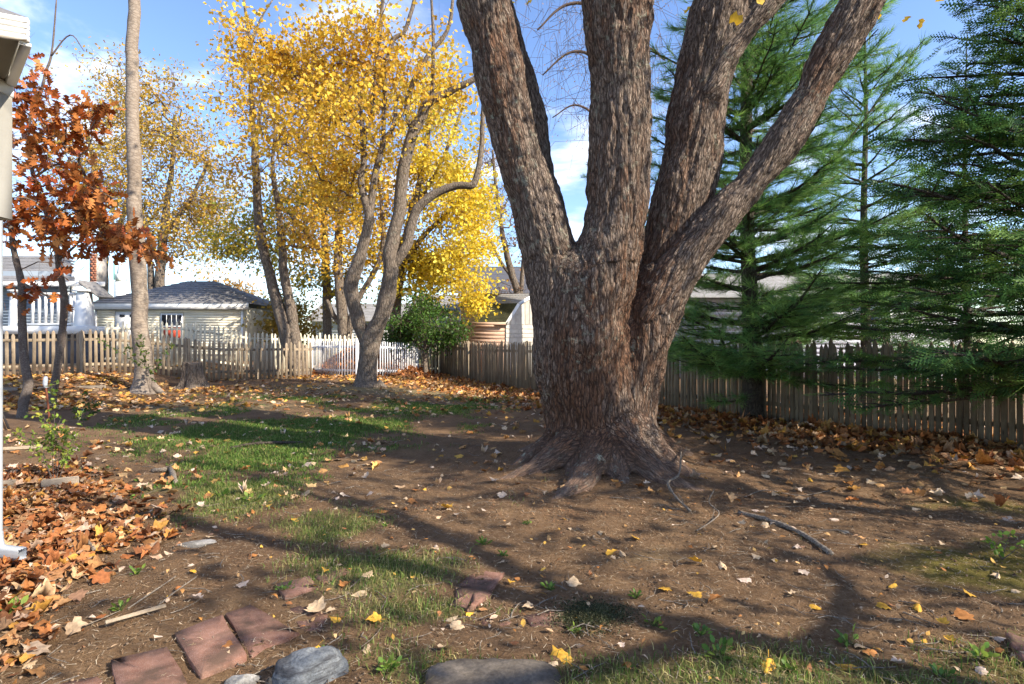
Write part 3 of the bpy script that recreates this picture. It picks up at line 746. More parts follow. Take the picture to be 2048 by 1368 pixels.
# ------------------------------------------------------------------ yellow maples at the back of the yard
D1 = G(733, 773).y
broadleaf('maple_tree', 'yellow maple with forked crooked grey limbs in front of the white pen', D1,
  [[(733, 779, 38), (734, 752, 27), (738, 715, 25), (742, 680, 26), (752, 655, 23)],
   [(738, 700, 16), (722, 655, 18), (708, 610, 18), (704, 580, 18), (713, 545, 17), (727, 491, 14), (738, 440, 13), (736, 420, 11), (723, 368, 9), (727, 327, 8), (723, 245, 6), (718, 180, 4)],
   [(742, 670, 22), (764, 630, 21), (776, 590, 21), (782, 548, 20), (785, 491, 19), (795, 430, 17), (803, 360, 16), (826, 262, 14), (842, 229, 14), (863, 200, 12), (908, 178, 9), (948, 158, 7), (985, 120, 4)],
   [(784, 535, 13), (799, 516, 13), (817, 483, 13), (830, 426, 12), (862, 393, 11), (912, 372, 10), (944, 370, 9), (957, 327, 7), (965, 241, 6), (968, 150, 3)],
   [(738, 434, 10), (748, 356, 9), (768, 286, 8), (785, 254, 6), (796, 190, 4)],
   [(724, 300, 6), (745, 217, 7), (752, 140, 6), (758, 82, 6), (766, 0, 5), (770, -80, 4)],
   [(768, 286, 6), (770, 143, 6), (785, 80, 6), (809, 61, 5), (826, 4, 5), (840, -60, 3)],
   [(826, 262, 8), (815, 230, 7), (818, 190, 7), (850, 120, 6), (895, 60, 5), (905, 0, 4)],
   [(862, 202, 6), (866, 150, 5), (866, 53, 4), (860, -30, 3)],
   [(715, 770, 12), (700, 781, 6)], [(752, 768, 14), (772, 780, 5)]],
  [(640, 250, 130, 190, D1, 2.2), (770, 150, 120, 130, D1, 2), (560, 120, 80, 90, D1, 1.5), (720, 420, 110, 110, D1 + .8, 1.8), (900, 110, 60, 90, D1, 1.2, 2500)],
  430, 25, .13, YEL, YELW, spread=.30, skip=2.2, bare=90, rs=.78)
D2 = G(594, 752).y
broadleaf('maple_tree', 'twin trunked maple with dark leaning stems beside the picket fence', D2,
  [[(596, 757, 34), (592, 730, 27), (580, 690, 23), (566, 640, 20), (548, 585, 16), (532, 520, 14), (516, 430, 13), (512, 350, 12), (509, 290, 10), (502, 200, 7), (499, 100, 5), (488, 0, 4)],
   [(597, 720, 17), (586, 650, 16), (577, 590, 14), (566, 530, 12), (560, 470, 11), (556, 420, 9), (545, 330, 6), (552, 240, 4)],
   [(510, 290, 6), (525, 200, 5), (545, 90, 3)], [(610, 745, 12), (628, 757, 4)], [(499, 100, 4), (520, 40, 3), (545, 0, 2)]],
  [(530, 190, 75, 130, D2, 1.6), (500, 300, 60, 120, D2, 1.4), (585, 330, 90, 150, D2, 1.8), (610, 470, 70, 80, D2, 1.2)],
  260, 17, .13, [(.72, .40, .04), (.62, .30, .03), (.55, .42, .06), (.74, .52, .08)], spread=.33, skip=2.6, bare=90, rs=.68)
broadleaf('maple_tree', 'bright yellow maple right of the crooked limbs, hanging over the small evergreen', 25.5,
  [[(785, 745, 12), (790, 640, 11), (800, 540, 10), (822, 430, 8), (850, 320, 6), (862, 200, 4)], [(800, 540, 7), (850, 470, 5), (900, 420, 4), (940, 380, 3)], [(822, 430, 5), (880, 330, 4), (920, 230, 3)]],
  [(880, 320, 80, 150, 25.5, 2.2), (905, 500, 78, 100, 24.8, 2.0), (870, 200, 60, 90, 25.5, 1.6), (825, 530, 75, 70, 26, 1.6), (935, 420, 40, 110, 25, 1.5), (930, 575, 50, 38, 24.3, 1.0)],
  660, 32, .14, [(.86, .64, .05), (.82, .54, .035), (.86, .72, .12), (.55, .52, .06)], [4, 3, 3, 1], spread=.34, skip=1.5)
broadleaf('maple_tree', 'green and yellow maple whose slim trunk stands behind the white pen', 27.5,
  [[(655, 735, 10), (653, 640, 9), (652, 540, 8), (648, 450, 7), (645, 360, 5), (655, 250, 3)], [(653, 600, 6), (690, 560, 5), (720, 500, 3)], [(652, 520, 5), (600, 450, 4), (560, 410, 3)]],
  [(560, 490, 100, 75, 27.5, 2), (650, 400, 110, 100, 28, 2), (475, 490, 50, 85, 28, 1.6), (640, 560, 90, 40, 27, 1.6, 2600)],
  430, 22, .14, YGR, [3, 3, 2, 3], spread=.36, skip=1.5)
broadleaf('maple_tree', 'yellow maple with forked brown trunk just behind the crooked limbed tree', 24.5,
  [[(692, 740, 13), (690, 680, 12), (683, 620, 11), (676, 540, 9), (680, 430, 7), (690, 300, 4)], [(690, 690, 8), (702, 640, 7), (715, 600, 6), (760, 520, 5), (765, 430, 4), (750, 300, 3)], [(688, 655, 6), (668, 632, 5), (655, 600, 4)]],
  [(745, 330, 130, 150, 25.5, 2.2), (660, 220, 110, 130, 25, 2), (720, 500, 90, 80, 25, 1.5)],
  420, 24, .13, YEL, YELW, spread=.32, skip=1.5)
broadleaf('maple_tree', 'thin ochre tree rising behind the cream garage roof', 36,
  [[(318, 640, 11), (320, 560, 9), (326, 480, 8), (335, 400, 6), (345, 320, 4), (350, 230, 3)], [(322, 540, 6), (290, 450, 5), (262, 360, 3)], [(328, 470, 6), (380, 400, 4), (415, 330, 3)], [(306, 640, 7), (303, 560, 6), (295, 480, 4)]],
  [(320, 270, 95, 140, 36, 3), (390, 390, 70, 130, 36, 2.5), (250, 400, 70, 120, 36, 2.5), (350, 500, 100, 50, 36, 2, 3000)],
  760, 17, .165, OCH, spread=.42, bare=200, r_tip=.009, skip=2.6)
broadleaf('maple_tree', 'sparse ochre tree behind the russet oak leaves', 41,
  [[(205, 660, 9), (208, 560, 8), (205, 450, 6), (190, 350, 4), (175, 260, 3)], [(207, 520, 5), (250, 420, 4), (270, 330, 2)]],
  [(200, 290, 80, 130, 41, 3), (150, 380, 60, 120, 41, 2.5), (260, 250, 50, 90, 41, 2.5), (430, 470, 40, 110, 42, 2)],
  480, 15, .175, OCH, spread=.48, bare=160, r_tip=.01, skip=2.6)
broadleaf('small_tree', 'golden brown bushy tree above the garage roof end', 44, [[(450, 660, 8), (450, 610, 5), (452, 580, 3)]], [(448, 598, 42, 36, 44, 2)], 150, 16, .22, [(.46, .26, .06), (.52, .33, .08), (.36, .19, .05)], spread=.4)
broadleaf('small_tree', 'golden shrub like tree beside the twin trunked maple', 29, [[(590, 700, 6), (588, 660, 4), (585, 620, 3)]], [(585, 635, 46, 52, 29, 1.6)], 170, 18, .16, [(.5, .33, .05), (.40, .25, .05), (.27, .22, .05)], spread=.3)
broadleaf('small_tree', 'low dark brush tree beyond the fence past the end of the garage', 40, [[(515, 690, 6), (512, 650, 4), (510, 610, 3)]], [(518, 622, 30, 26, 40, 1.6)], 120, 14, .17, [(.16, .15, .04), (.28, .19, .05), (.10, .10, .03)], spread=.3)
broadleaf('small_tree', 'bare pinkish tree with fine twigs behind the shed', 29,
  [[(1040, 660, 9), (1037, 600, 8), (1022, 540, 7), (1006, 470, 5), (994, 390, 4), (985, 300, 2)], [(1037, 610, 6), (1046, 540, 4), (1052, 460, 3)], [(1028, 560, 4), (1000, 520, 3), (980, 480, 2)]],
  [(1005, 440, 42, 130, 29, 1.8), (1045, 480, 30, 110, 29, 1.5), (985, 330, 30, 90, 29, 1.5), (1010, 590, 40, 40, 29, 1)],
  60, 4, .15, [(.5, .2, .06), (.55, .3, .1)], bare=330, r_tip=.008, spread=.3)
D11 = G(288, 784).y
broadleaf('tall_tree', 'tall straight pale grey trunk standing before the picket fence', D11,
  [[(289, 789, 34), (288, 774, 24), (285, 735, 19), (283, 640, 18), (279, 560, 17), (272, 480, 16), (268, 400, 15), (267, 300, 15), (264, 200, 14), (264, 100, 13), (268, 0, 12), (270, -150, 11), (272, -400, 8), (275, -560, 4)],
   [(280, 768, 12), (256, 788, 5)], [(298, 768, 12), (326, 788, 5)], [(270, -260, 5), (330, -420, 3)], [(270, -200, 5), (200, -380, 3)]],
  [(270, -420, 140, 150, D11, 2)], 70, 6, .15, OCH, bark='smooth_bark', spread=.35, skip=8, sides=14, rs=.86)
DO = 11.6
RUS = [(.36, .085, .02), (.46, .14, .03), (.27, .055, .018), (.56, .24, .06)]
broadleaf('oak_sapling', 'young oak with slim dark stem and russet lobed leaves reaching to the sky', G(104, 812).y,
  [[(104, 814, 10), (112, 770, 9), (120, 715, 8), (126, 670, 8), (129, 608, 8), (124, 568, 7), (114, 524, 7), (108, 474, 6), (97, 440, 6), (80, 390, 5), (68, 355, 5), (56, 300, 4), (54, 265, 4), (67, 218, 4), (82, 185, 3.5), (91, 145, 3), (101, 114, 2.5), (108, 60, 2), (113, 0, 1.5)],
   [(114, 520, 4), (140, 500, 3), (180, 470, 2.5), (240, 480, 2), (300, 505, 1.5)], [(97, 440, 3.5), (140, 410, 3), (190, 400, 2.5), (235, 395, 1.5)], [(68, 355, 3), (110, 330, 2.5), (160, 330, 1.5)], [(101, 114, 2), (140, 70, 1.5), (168, 102, 1)], [(75, 370, 3), (45, 350, 2), (25, 350, 1.5)]],
  [(85, 300, 60, 60, DO + 1, 1.0, 2600), (160, 325, 60, 40, DO + 1, 1.0, 2300), (200, 400, 95, 32, DO + 1, 1, 3800), (150, 445, 100, 26, DO + 1, 1, 3000), (255, 482, 60, 20, DO + 1, .7, 3600), (305, 506, 35, 10, DO + 1, .4, 1700), (180, 255, 60, 20, DO + 1, .5, 900), (120, 240, 70, 60, DO + 1, .8, 3200), (60, 190, 40, 40, DO + 1, .5, 1800), (200, 220, 40, 25, DO + 1, .4, 700), (85, 110, 45, 40, DO + 1, .4, 900), (140, 590, 40, 30, DO + .5, .5, 900)],
  135, 6, .28, RUS, bark='sapling_bark', leaf='oak_leaf', tpl=OAK, spread=.22, droop=.8, skip=1.5, r_tip=.006, rs=.82, clump=3)
broadleaf('oak_sapling', 'young oak with leaning slim stem nearest the white downspout', G(44, 834).y,
  [[(45, 836, 13), (46, 815, 11), (54, 770, 10), (50, 720, 9), (47, 680, 9), (41, 580, 8), (32, 520, 7), (24, 474, 6), (14, 420, 5), (0, 350, 4), (-20, 250, 2)], [(38, 560, 3), (70, 580, 2.5), (115, 600, 1.5)]],
  [(40, 470, 45, 40, DO, .8), (80, 575, 50, 28, DO, .6), (30, 400, 40, 50, DO, .8), (-40, 350, 60, 90, DO, 1.0), (105, 470, 45, 40, DO, .6), (45, 285, 30, 40, DO, .6)],
  70, 6, .28, RUS, bark='sapling_bark', leaf='oak_leaf', tpl=OAK, spread=.22, droop=.8, skip=1.5, r_tip=.006, rs=.82, clump=3)
DE = G(851, 754).y
broadleaf('evergreen_tree', 'small round glossy green tree in the fence corner', DE,
  [[(852, 756, 6), (851, 720, 5), (850, 690, 5), (848, 650, 4), (846, 615, 3)], [(850, 700, 3), (815, 670, 2.5), (790, 650, 2)], [(850, 695, 3), (890, 670, 2.5), (915, 655, 2)]],
  [(850, 648, 72, 46, DE, 1.4), (805, 662, 36, 30, DE, 1), (900, 662, 34, 28, DE, 1), (848, 612, 40, 16, DE, .8)],
  330, 26, .12, GRN, tpl=OVAL, leaf='green_leaf', spread=.22, skip=1.2)

# weeping birch seen between the stems of the old maple
b = P(1240, 700, 24); t = thing('birch_tree', 'weeping birch with fine hanging reddish twigs between the maple stems', 'tree', (b.x, b.y, gnd(b.x, b.y)))
mb = MB(); sk = limbs(mb, [[(1240, 712, 14), (1242, 500, 12), (1238, 300, 10), (1232, 100, 8), (1228, -80, 6), (1225, -250, 3)], [(1236, 230, 5), (1190, 120, 3.5), (1140, 105, 2.5), (1085, 150, 1.5)], [(1232, 130, 5), (1190, 20, 4), (1130, 10, 3), (1075, 60, 1.5)], [(1238, 310, 4), (1200, 240, 3), (1150, 210, 2), (1105, 235, 1.2)], [(1228, 0, 4), (1170, -80, 3), (1110, -90, 2), (1060, -40, 1.5)], [(1236, 200, 4), (1290, 100, 3), (1330, 120, 2)], [(1230, 60, 4), (1290, -40, 3), (1330, -10, 2)]], 24, 7); mb.obj('trunk', MT['twig_bark'], t, smooth=True)
s0 = sk[sk[:, 2] > P(0, 300, 24).z]; st = s0[rng.choice(len(s0), 420)] + rng.normal(size=(420, 3)) * (.5, .5, .3); L = rng.uniform(.8, 2.6, 420)[:, None]
dr = rng.normal(size=(420, 3)) * (.55, .55, 0); q = np.stack([st + dr * 0, st + dr * .8 * L + (0, 0, .16), st + dr * 1.2 * L - (0, 0, .3) * L, st + dr * 1.35 * L - (0, 0, .8) * L], 1); q[:, 1:3] += rng.normal(size=(420, 2, 3)) * .09
mb = MB(); twigs(mb, q, np.repeat([[.011, .009, .007, .004]], 420, 0), 3); mb.obj('branches', MT['twig_bark'], t)['kind'] = 'stuff'
mb = MB(); leaves_at(mb, q[:, 3], 3, .2, .07, [(.42, .2, .06), (.5, .33, .1)], OVAL); mb.obj('crown', MT['maple_leaf'], t)

# ------------------------------------------------------------------ conifers
def tuft(n, L=1.0, wd=.03, lo=.25, hi=1.2):
    """a brush of needles along +y"""
    v, f = [], []
    for k in range(n):
        a, e = R.uniform(0, 2 * math.pi), R.uniform(lo, hi); d = np.array([math.sin(e) * math.cos(a), math.cos(e), math.sin(e) * math.sin(a)])
        s = np.cross(d, (R.gauss(0, 1), R.gauss(0, 1), R.gauss(0, 1))); s /= np.linalg.norm(s); y0 = np.array([0, R.uniform(-.35, .15), 0]); l = L * R.uniform(.7, 1.1)
        b = 3 * k; v += [y0 - s * wd, y0 + s * wd, y0 + d * l - np.array([0, 0, .12 * l])]; f.append([b, b + 1, b + 2])
    return np.array(v), np.array(f)
def spray(n=11):
    """flat feathered conifer twig along +y, unit length"""
    v, f = [], []
    def frond(a, b, w0):
        a, b = np.array(a), np.array(b); d = b - a; l = np.linalg.norm(d); d /= l; s = np.cross(d, (0, 0, 1.0)); m = max(2, int(l / .11)); i0 = len(v)
        for k in range(m):
            c = a + d * l * k / m; ww = w0 * (1 - .55 * k / m); z = np.array([0, 0, R.uniform(-.015, .015)]); v.extend([c, c + (s + d * .9) * ww + z, c + (-s + d * .9) * ww + z])
        v.append(b)
        for k in range(m):
            t, nx = i0 + 3 * k, i0 + 3 * k + 3
            f.extend([[t, t + 1, nx], [t, nx, t + 2]])
    frond((0, 0, 0), (0, 1, -.1), .06)
    for k in range(n):
        y = .05 + .85 * k / n; sg = 1 if k % 2 else -1; L = (.50 - .36 * y) * R.uniform(.75, 1.2)
        frond((0, y, -.1 * y), (sg * L * .78, y + L * .55, -.1 * y - .10 * L), .052)
    return np.array(v), np.array(f)
TUFT = [tuft(18, 1.0, .016, .1, 1.0) for _ in range(3)]; SPRAY = [spray() for _ in range(3)]
def conifer(name, label, base, top, r0, z0, whorl, nper, Lf, kind, cols, droop, lift, sub, size, lean=(0, 0), extra=(), az=None, bark='pine_bark', tp=1.0):
    t = thing(name, label, 'tree', base); B = np.array(base)
    n = 14; zz = np.linspace(0, top, n); tr = np.stack([B[0] + lean[0] * zz / top + .03 * np.sin(zz), B[1] + lean[1] * zz / top, B[2] + zz], 1)
    mb = MB(); tube(mb, np.vstack([tr[0] - (0, 0, .15), tr]), np.concatenate([[r0 * 1.35], r0 * (1 - .93 * zz / top) + r0 * .25 * np.exp(-zz * 4)]), 12, True, .08); mb.obj('trunk', MT[bark], t, smooth=True)
    brP, brR, tp_, td = [], [], [], []
    def branch(p, d, L, r):
        k = 7; u = np.linspace(0, 1, k)[:, None]; d = np.array(d) / np.linalg.norm(d)
        c = p + d * L * u + np.array([0, 0, 1.]) * L * (-droop * u ** 1.3 + lift * u ** 2.6) + rng.normal(size=3) * .06 * L * u ** 2 + np.cumsum(rng.normal(size=(k, 3)) * .012 * L, 0)
        brP.append(c); brR.append(r * (1 - .8 * u[:, 0])); side = np.cross(d, (0, 0, 1.)); side /= np.linalg.norm(side) + 1e-9
        for s in np.arange(.16, 1.0, sub / L):
            q = c[min(int(s * 6), 5)] + (c[min(int(s * 6) + 1, 6)] - c[min(int(s * 6), 5)]) * (s * 6 % 1)
            for sg in (-1, 1):
                l2 = (.42 * L * (1 - s) + .16) * R.uniform(.6, 1.15); d2 = d * .8 + side * sg * R.uniform(.5, 1.1) + np.array([0, 0, R.uniform(-.18, .22)]); d2 /= np.linalg.norm(d2)
                yield q, d2, l2, r * .35
        yield c[5], (c[6] - c[5]) / np.linalg.norm(c[6] - c[5]), .12 * L + .1, r * .2
    def fill(p, d, L, r):
        for q, d2, l2, r2 in branch(p, d, L, r):
            e = q + d2 * l2 - np.array([0, 0, .12 * l2 * droop * 3]); m = q + (e - q) * .5 + np.array([0, 0, .03 * l2]); twP.append([q, m, e]); twR.append([r2 * .6 + .003, r2 * .4 + .002, .002])
            step = size * (.5 if kind == 'tuft' else .5)
            for u in np.arange(step * .6, l2 + step * .5, step):
                w_ = min(u / l2, 1.0); tp_.append(q + (e - q) * w_ + rng.normal(size=3) * .02); td.append(d2 + rng.normal(size=3) * .25 + ((0, 0, .25) if kind == 'tuft' else (0, 0, -.12)))
    twP, twR = [], []
    z = z0
    while z < top * .97:
        L0 = Lf(z)
        for m in range(nper):
            a = rng.uniform(0, 2 * math.pi) if az is None or rng.random() > az[2] else rad(rng.uniform(az[0], az[1]))
            zz_ = z + rng.uniform(-.3, .3) * whorl; q = np.array([np.interp(zz_, zz, tr[:, 0]), np.interp(zz_, zz, tr[:, 1]), B[2] + zz_])
            fill(q, (math.cos(a), math.sin(a), .12 + .35 * (zz_ / top)), L0 * rng.uniform(.6, 1.1), .012 + .012 * L0)
        z += whorl
    for p, d, L, r in extra: fill(np.array(p, float), d, L, r)
    mb = MB(); twigs(mb, np.array(brP), np.array(brR), 6); twigs(mb, np.array(twP), np.array(twR), 3); mb.obj('branches', MT[bark], t)['kind'] = 'stuff'
    tp_, td = np.array(tp_), np.array(td); mb = MB(); n = len(tp_); c = pal(cols, n, .2); T = TUFT if kind == 'tuft' else SPRAY
    up = rdir(n, 1.6); Mx = rotmats(n, td, up); sz = size * rng.uniform(.75, 1.2, n) * tp
    for k in range(3): scatter(mb, T[k][0], T[k][1], tp_[k::3], Mx[k::3], sz[k::3], c[k::3])
    mb.obj('crown', MT['needle'], t); print(name, n)
    return t
pb = G(1503, 842); PG = [(.15, .30, .085), (.20, .37, .095), (.28, .44, .11), (.11, .25, .085)]
q = lambda px, py, d=pb.y: tuple(P(px, py, d))
conifer('pine_tree', 'slender white pine with long soft needles growing in front of the stockade fence', tuple(pb), 14.5, .185,   .95, .33, 6, lambda z: 2.9 * (1 - z / 24) + .2, 'tuft', PG, .10, .18, .29, .27, lean=(-.25, 0),
        extra=[(q(1500, 470), (1.0, -.25, .95), 4.2, .045), (q(1503, 520), (1, -.1, .35), 2.4, .03), (q(1500, 735), (1, -.55, .02), 2.6, .03), (q(1500, 745), (.8, -.9, -.05), 2.3, .03), (q(1500, 735), (-1, -.2, .0), 1.9, .03), (q(1500, 655), (1, -.3, .3), 3.2, .035), (q(1500, 790), (-.9, -.5, -.1), 1.2, .02), (q(1495, 300), (.9, -.4, .75), 3.2, .035)])
HG = [(.08, .19, .05), (.12, .24, .06), (.18, .30, .07), (.06, .15, .05)]
conifer('hemlock_tree', 'big dark hemlock with drooping layered sprays at the right edge', (7.5, 7.7, gnd(7.5, 7.7)), 9.2, .17, 1.0, .36, 6, lambda z: max(.3, 4.0 * (1 - z / 9.6)), 'spray', HG, .20, .06, .27, .29, az=(110, 265, .7))
conifer('hemlock_tree', 'thin stemmed young hemlock just behind the stockade fence', (7.9, 9.9, gnd(7.9, 9.9)), 7.0, .075, 1.3, .46, 4, lambda z: max(.3, 2.3 * (1 - z / 7.4)), 'spray', HG, .16, .05, .30, .30)
# lighter fir leaning in from the right, its trunk outside the picture
conifer('fir_tree', 'lighter green fir branches with short bristly needles reaching in from the right', (6.0, 4.1, gnd(6.0, 4.1)), 6.2, .10, 2.2, .42, 4, lambda z: max(.4, 2.3 * (1 - z / 7)), 'spray', [(.07, .16, .055), (.10, .20, .07), (.14, .24, .09)], .10, .05, .20, .17, az=(140, 200, .85))

conifer('pine_tree', 'loose feathery pine beyond the fence filling the gap beside the hemlock', (9.3, 15.0, 0), 11.5, .14, 1.2, .50, 4, lambda z: 2.9 * (1 - z / 14) + .2, 'tuft', PG, .10, .15, .36, .32)
pz_ = P(1235, 700, 31)
conifer('pine_tree', 'distant blue green pine glimpsed between the left and middle maple stems', (pz_.x, pz_.y, 0), 15, .2, 3.0, .6, 5, lambda z: 3.6 * (1 - z / 17) + .3, 'tuft', [(.07, .16, .09), (.09, .2, .1)], .08, .12, .5, .34)
# bare-limbed maple outside the frame, to the right of the camera, whose forked shadow crosses the foreground
def offframe(name, label, base, h, r, spread, nclu, per, seed, fork):
    t = thing(name, label, 'tree', (base[0], base[1], gnd(*base))); mb = MB(); B = np.array([base[0], base[1], gnd(*base)])
    tr = spline([(*B, r * 1.4), (*(B + (0, 0, .4)), r), (*(B + (.05, .0, fork)), r * .85), (*(B + (-.3, .2, fork + h * .25)), r * .55), (*(B + (-.2, .1, h)), r * .15)], 5); tube(mb, tr[:, :3], tr[:, 3], 10, True, .1); sk = [tr[8:, :3]]
    for k, (dx, dy, dz) in enumerate([(2.4, .3, 1.3), (-1.6, .7, 2.2), (.4, -2.0, 2.0), (-.6, 1.9, 2.6), (1.2, .9, 3.0)]):
        p0 = B + (.05, 0, fork + .15 * k); q = spline([(*p0, r * .6), (*(p0 + np.array([dx, dy, dz]) * .5 + (0, 0, -.1)), r * .45), (*(p0 + np.array([dx, dy, dz])), r * .28), (*(p0 + np.array([dx * 1.4, dy * 1.4, dz * 1.9])), r * .1)], 5); tube(mb, q[:, :3], q[:, 3], 8, True, .1); sk.append(q[4:, :3])
    mb.obj('trunk', MT['maple_bark'], t, smooth=True); sk = np.concatenate(sk)
    pts = sk[rng.choice(len(sk), nclu)] + rng.normal(size=(nclu, 3)) * spread; pts = pts[pts[:, 2] > B[2] + fork * .8]; Pn, rn = crown(sk, pts, .006, .06); m2 = MB(); twigs(m2, Pn, rn, 5); m2.obj('branches', MT['twig_bark'], t)['kind'] = 'stuff'
    m3 = MB(); leaves_at(m3, pts, per, .3, .15, YEL, cw=YELW); m3.obj('crown', MT['maple_leaf'], t)
offframe('maple_tree', 'forked maple right of the viewpoint that throws its shadow across the foreground', (6.4, .5), 8.5, .135, (1.6, 1.6, 1.2), 260, 4, 1, 3.7)
offframe('maple_tree', 'slim maple farther right of the viewpoint shading the ground by the fallen branch', (10.6, 1.9), 9.5, .12, (1.7, 1.7, 1.4), 260, 5, 2, 4.2)
# ------------------------------------------------------------------ fences
def picket_mesh(name, w, h, th, mat, point, half_round=False):
    mb = MB()
    if half_round: prof = [(-w / 2, 0), (-w * .42, -th * .7), (-w * .2, -th), (w * .2, -th), (w * .42, -th * .7), (w / 2, 0)]
    else: prof = [(-w / 2, 0), (-w / 2, -th * .8), (-w * .44, -th), (w * .44, -th), (w / 2, -th * .8), (w / 2, 0)]
    lv = [(0, 1.0), (h - point, 1.0), (h - point * .45, .72), (h, .12)]
    v = [(x * s, y * (s * .5 + .5), z) for z, s in lv for x, y in prof]; n = len(prof); F = []
    for a in range(len(lv) - 1):
        for b in range(n): F.append([a * n + b, a * n + (b + 1) % n, (a + 1) * n + (b + 1) % n, (a + 1) * n + b])
    F += [list(range(n))[::-1], [(len(lv) - 1) * n + b for b in range(n)]]
    mb.add(v, F); return mb.mesh(name, MT[mat])
def beam(name, mat, parent, a, b, hw, hh, b_=.004):
    """a squared beam from a to b (world), local x along it"""
    a, b = Vector(a), Vector(b); L = (b - a).length; M = (b - a).to_track_quat('X', 'Z').to_matrix().to_4x4()
    mb = MB(); bevbox(mb, 0, L, -hw, hw, -hh, hh, b_); o = bpy.data.objects.new(name, mb.mesh(name, MT[mat])); COL.objects.link(o)
    o.parent = parent; o.location = a - parent_world(parent); o.rotation_euler = M.to_euler(); return o
def along(poly, step):
    """points with tangent at equal steps along a polyline of (x, y)"""
    p = np.asarray(poly, float); L = np.concatenate([[0], np.cumsum(np.linalg.norm(np.diff(p, axis=0), axis=1))])
    for s in np.arange(step / 2, L[-1], step):
        k = min(np.searchsorted(L, s) - 1, len(p) - 2); t = (p[k + 1] - p[k]) / (L[k + 1] - L[k]); yield p[k] + t * (s - L[k]), t
def fence(name, label, poly, step, meshes, mat, h, rails, posts, side=-1, sink=.03, tilt=.012, group=None, post_w=.055, post_h=.0, hv=.02, rail_t=.02, jit=.004):
    p = np.asarray(poly, float); o = thing(name, label, 'fence', (p[0][0], p[0][1], gnd(*p[0])), group); O = Vector(o.location)
    for c, t in along(poly, step):
        n = np.array([t[1], -t[0]]) * (1 if side < 0 else -1); a = math.atan2(t[1], t[0]) + (0 if side < 0 else math.pi)
        z = gnd(*c) - sink; q = Vector((c[0] + n[0] * .022, c[1] + n[1] * .022, z)) - O
        inst('picket', R.choice(meshes), o, q, (R.gauss(0, tilt), R.gauss(0, tilt * .6), a + R.gauss(0, .02)), (1, 1, (1 + R.gauss(0, hv))))
    for k in range(len(p) - 1):
        m = max(1, int(np.linalg.norm(p[k + 1] - p[k]) / 2.4))
        for s in range(m):
            a, b = p[k] + (p[k + 1] - p[k]) * s / m, p[k] + (p[k + 1] - p[k]) * (s + 1) / m
            for rz in rails: beam('rail', mat, o, (a[0], a[1], gnd(*a) + rz), (b[0], b[1], gnd(*b) + rz), rail_t, .042)
    for s in posts:
        z = gnd(*s) - .2; mb = MB(); bevbox(mb, -post_w, post_w, -post_w, post_w, 0, h + .2 + post_h, .012)
        c = np.array([[-post_w * .8, -post_w * .8, h + .2 + post_h - .01], [post_w * .8, -post_w * .8, h + .2 + post_h - .01], [post_w * .8, post_w * .8, h + .2 + post_h - .01], [-post_w * .8, post_w * .8, h + .2 + post_h - .01], [0, 0, h + .25 + post_h]])
        mb.add(c, [[0, 1, 4], [1, 2, 4], [2, 3, 4], [3, 0, 4]]); q = inst('post', mb.mesh('post', MT[mat]), o, Vector((s[0], s[1], z)) - O, (0, 0, R.uniform(0, .4)))
    return o
ST = [picket_mesh('picket', .077 + .006 * k, 1.60 + .02 * k, .026, 'stockade_wood', .12, True) for k in range(3)]
fa, fb_, fc, fd = (-3.85, 27.0), (.45, 18.4), (3.75, 13.5), (9.3, 6.1)
fence('stockade_fence', 'tall brown stockade fence of pointed half round pickets along the right side', [fa, fb_, fc, fd], .092, ST, 'stockade_wood', 1.6, (.35, 1.3), [(-1.72, 22.5), (.47, 18.5), (2.2, 15.95), (3.8, 13.55), (5.6, 11.15), (7.3, 8.9)], side=-1)
PK = [picket_mesh('picket', .072 + .005 * k, 1.28 + .015 * k, .02, 'picket_wood', .07) for k in range(3)]
pa, pbk = (-14.9, 15.6), (-7.35, 21.0)
fence('picket_fence', 'weathered wooden picket fence along the back behind the pale trunk and stump', [pa, pbk], .145, PK, 'picket_wood', 1.27, (.28, 1.03), [(-12.9, 17.05), (-10.7, 18.65), (-8.9, 19.95)], side=-1, tilt=.02, hv=.03)
CP = [picket_mesh('picket', .075, 1.66, .02, 'cream_fence_paint', .08)]
fence('picket_fence', 'cream painted picket fence of the neighbours showing above the weathered one', [(-14.6, 20.4), (-3.2, 25.2)], .155, CP, 'cream_fence_paint', 1.6, (.3, 1.38), [(-12, 21.55), (-8.6, 22.95)], side=-1)
WP = [picket_mesh('picket', .046, 1.38, .02, 'white_fence_paint', .05)]
def ppos(px, d): return ((px - HX) / FPX * d, d)
pen = [ppos(624, 22.8), ppos(650, 22.1), ppos(682, 21.65), ppos(714, 21.55), ppos(757, 21.9), ppos(800, 22.6), ppos(834, 23.6)]
fence('leaf_pen', 'small curved white picket pen holding a heap of brown leaves', pen, .112, WP, 'white_fence_paint', 1.4, (.22, 1.12), [pen[0], pen[3], pen[6]], side=-1, tilt=.006, hv=.006, post_w=.06, rail_t=.016)

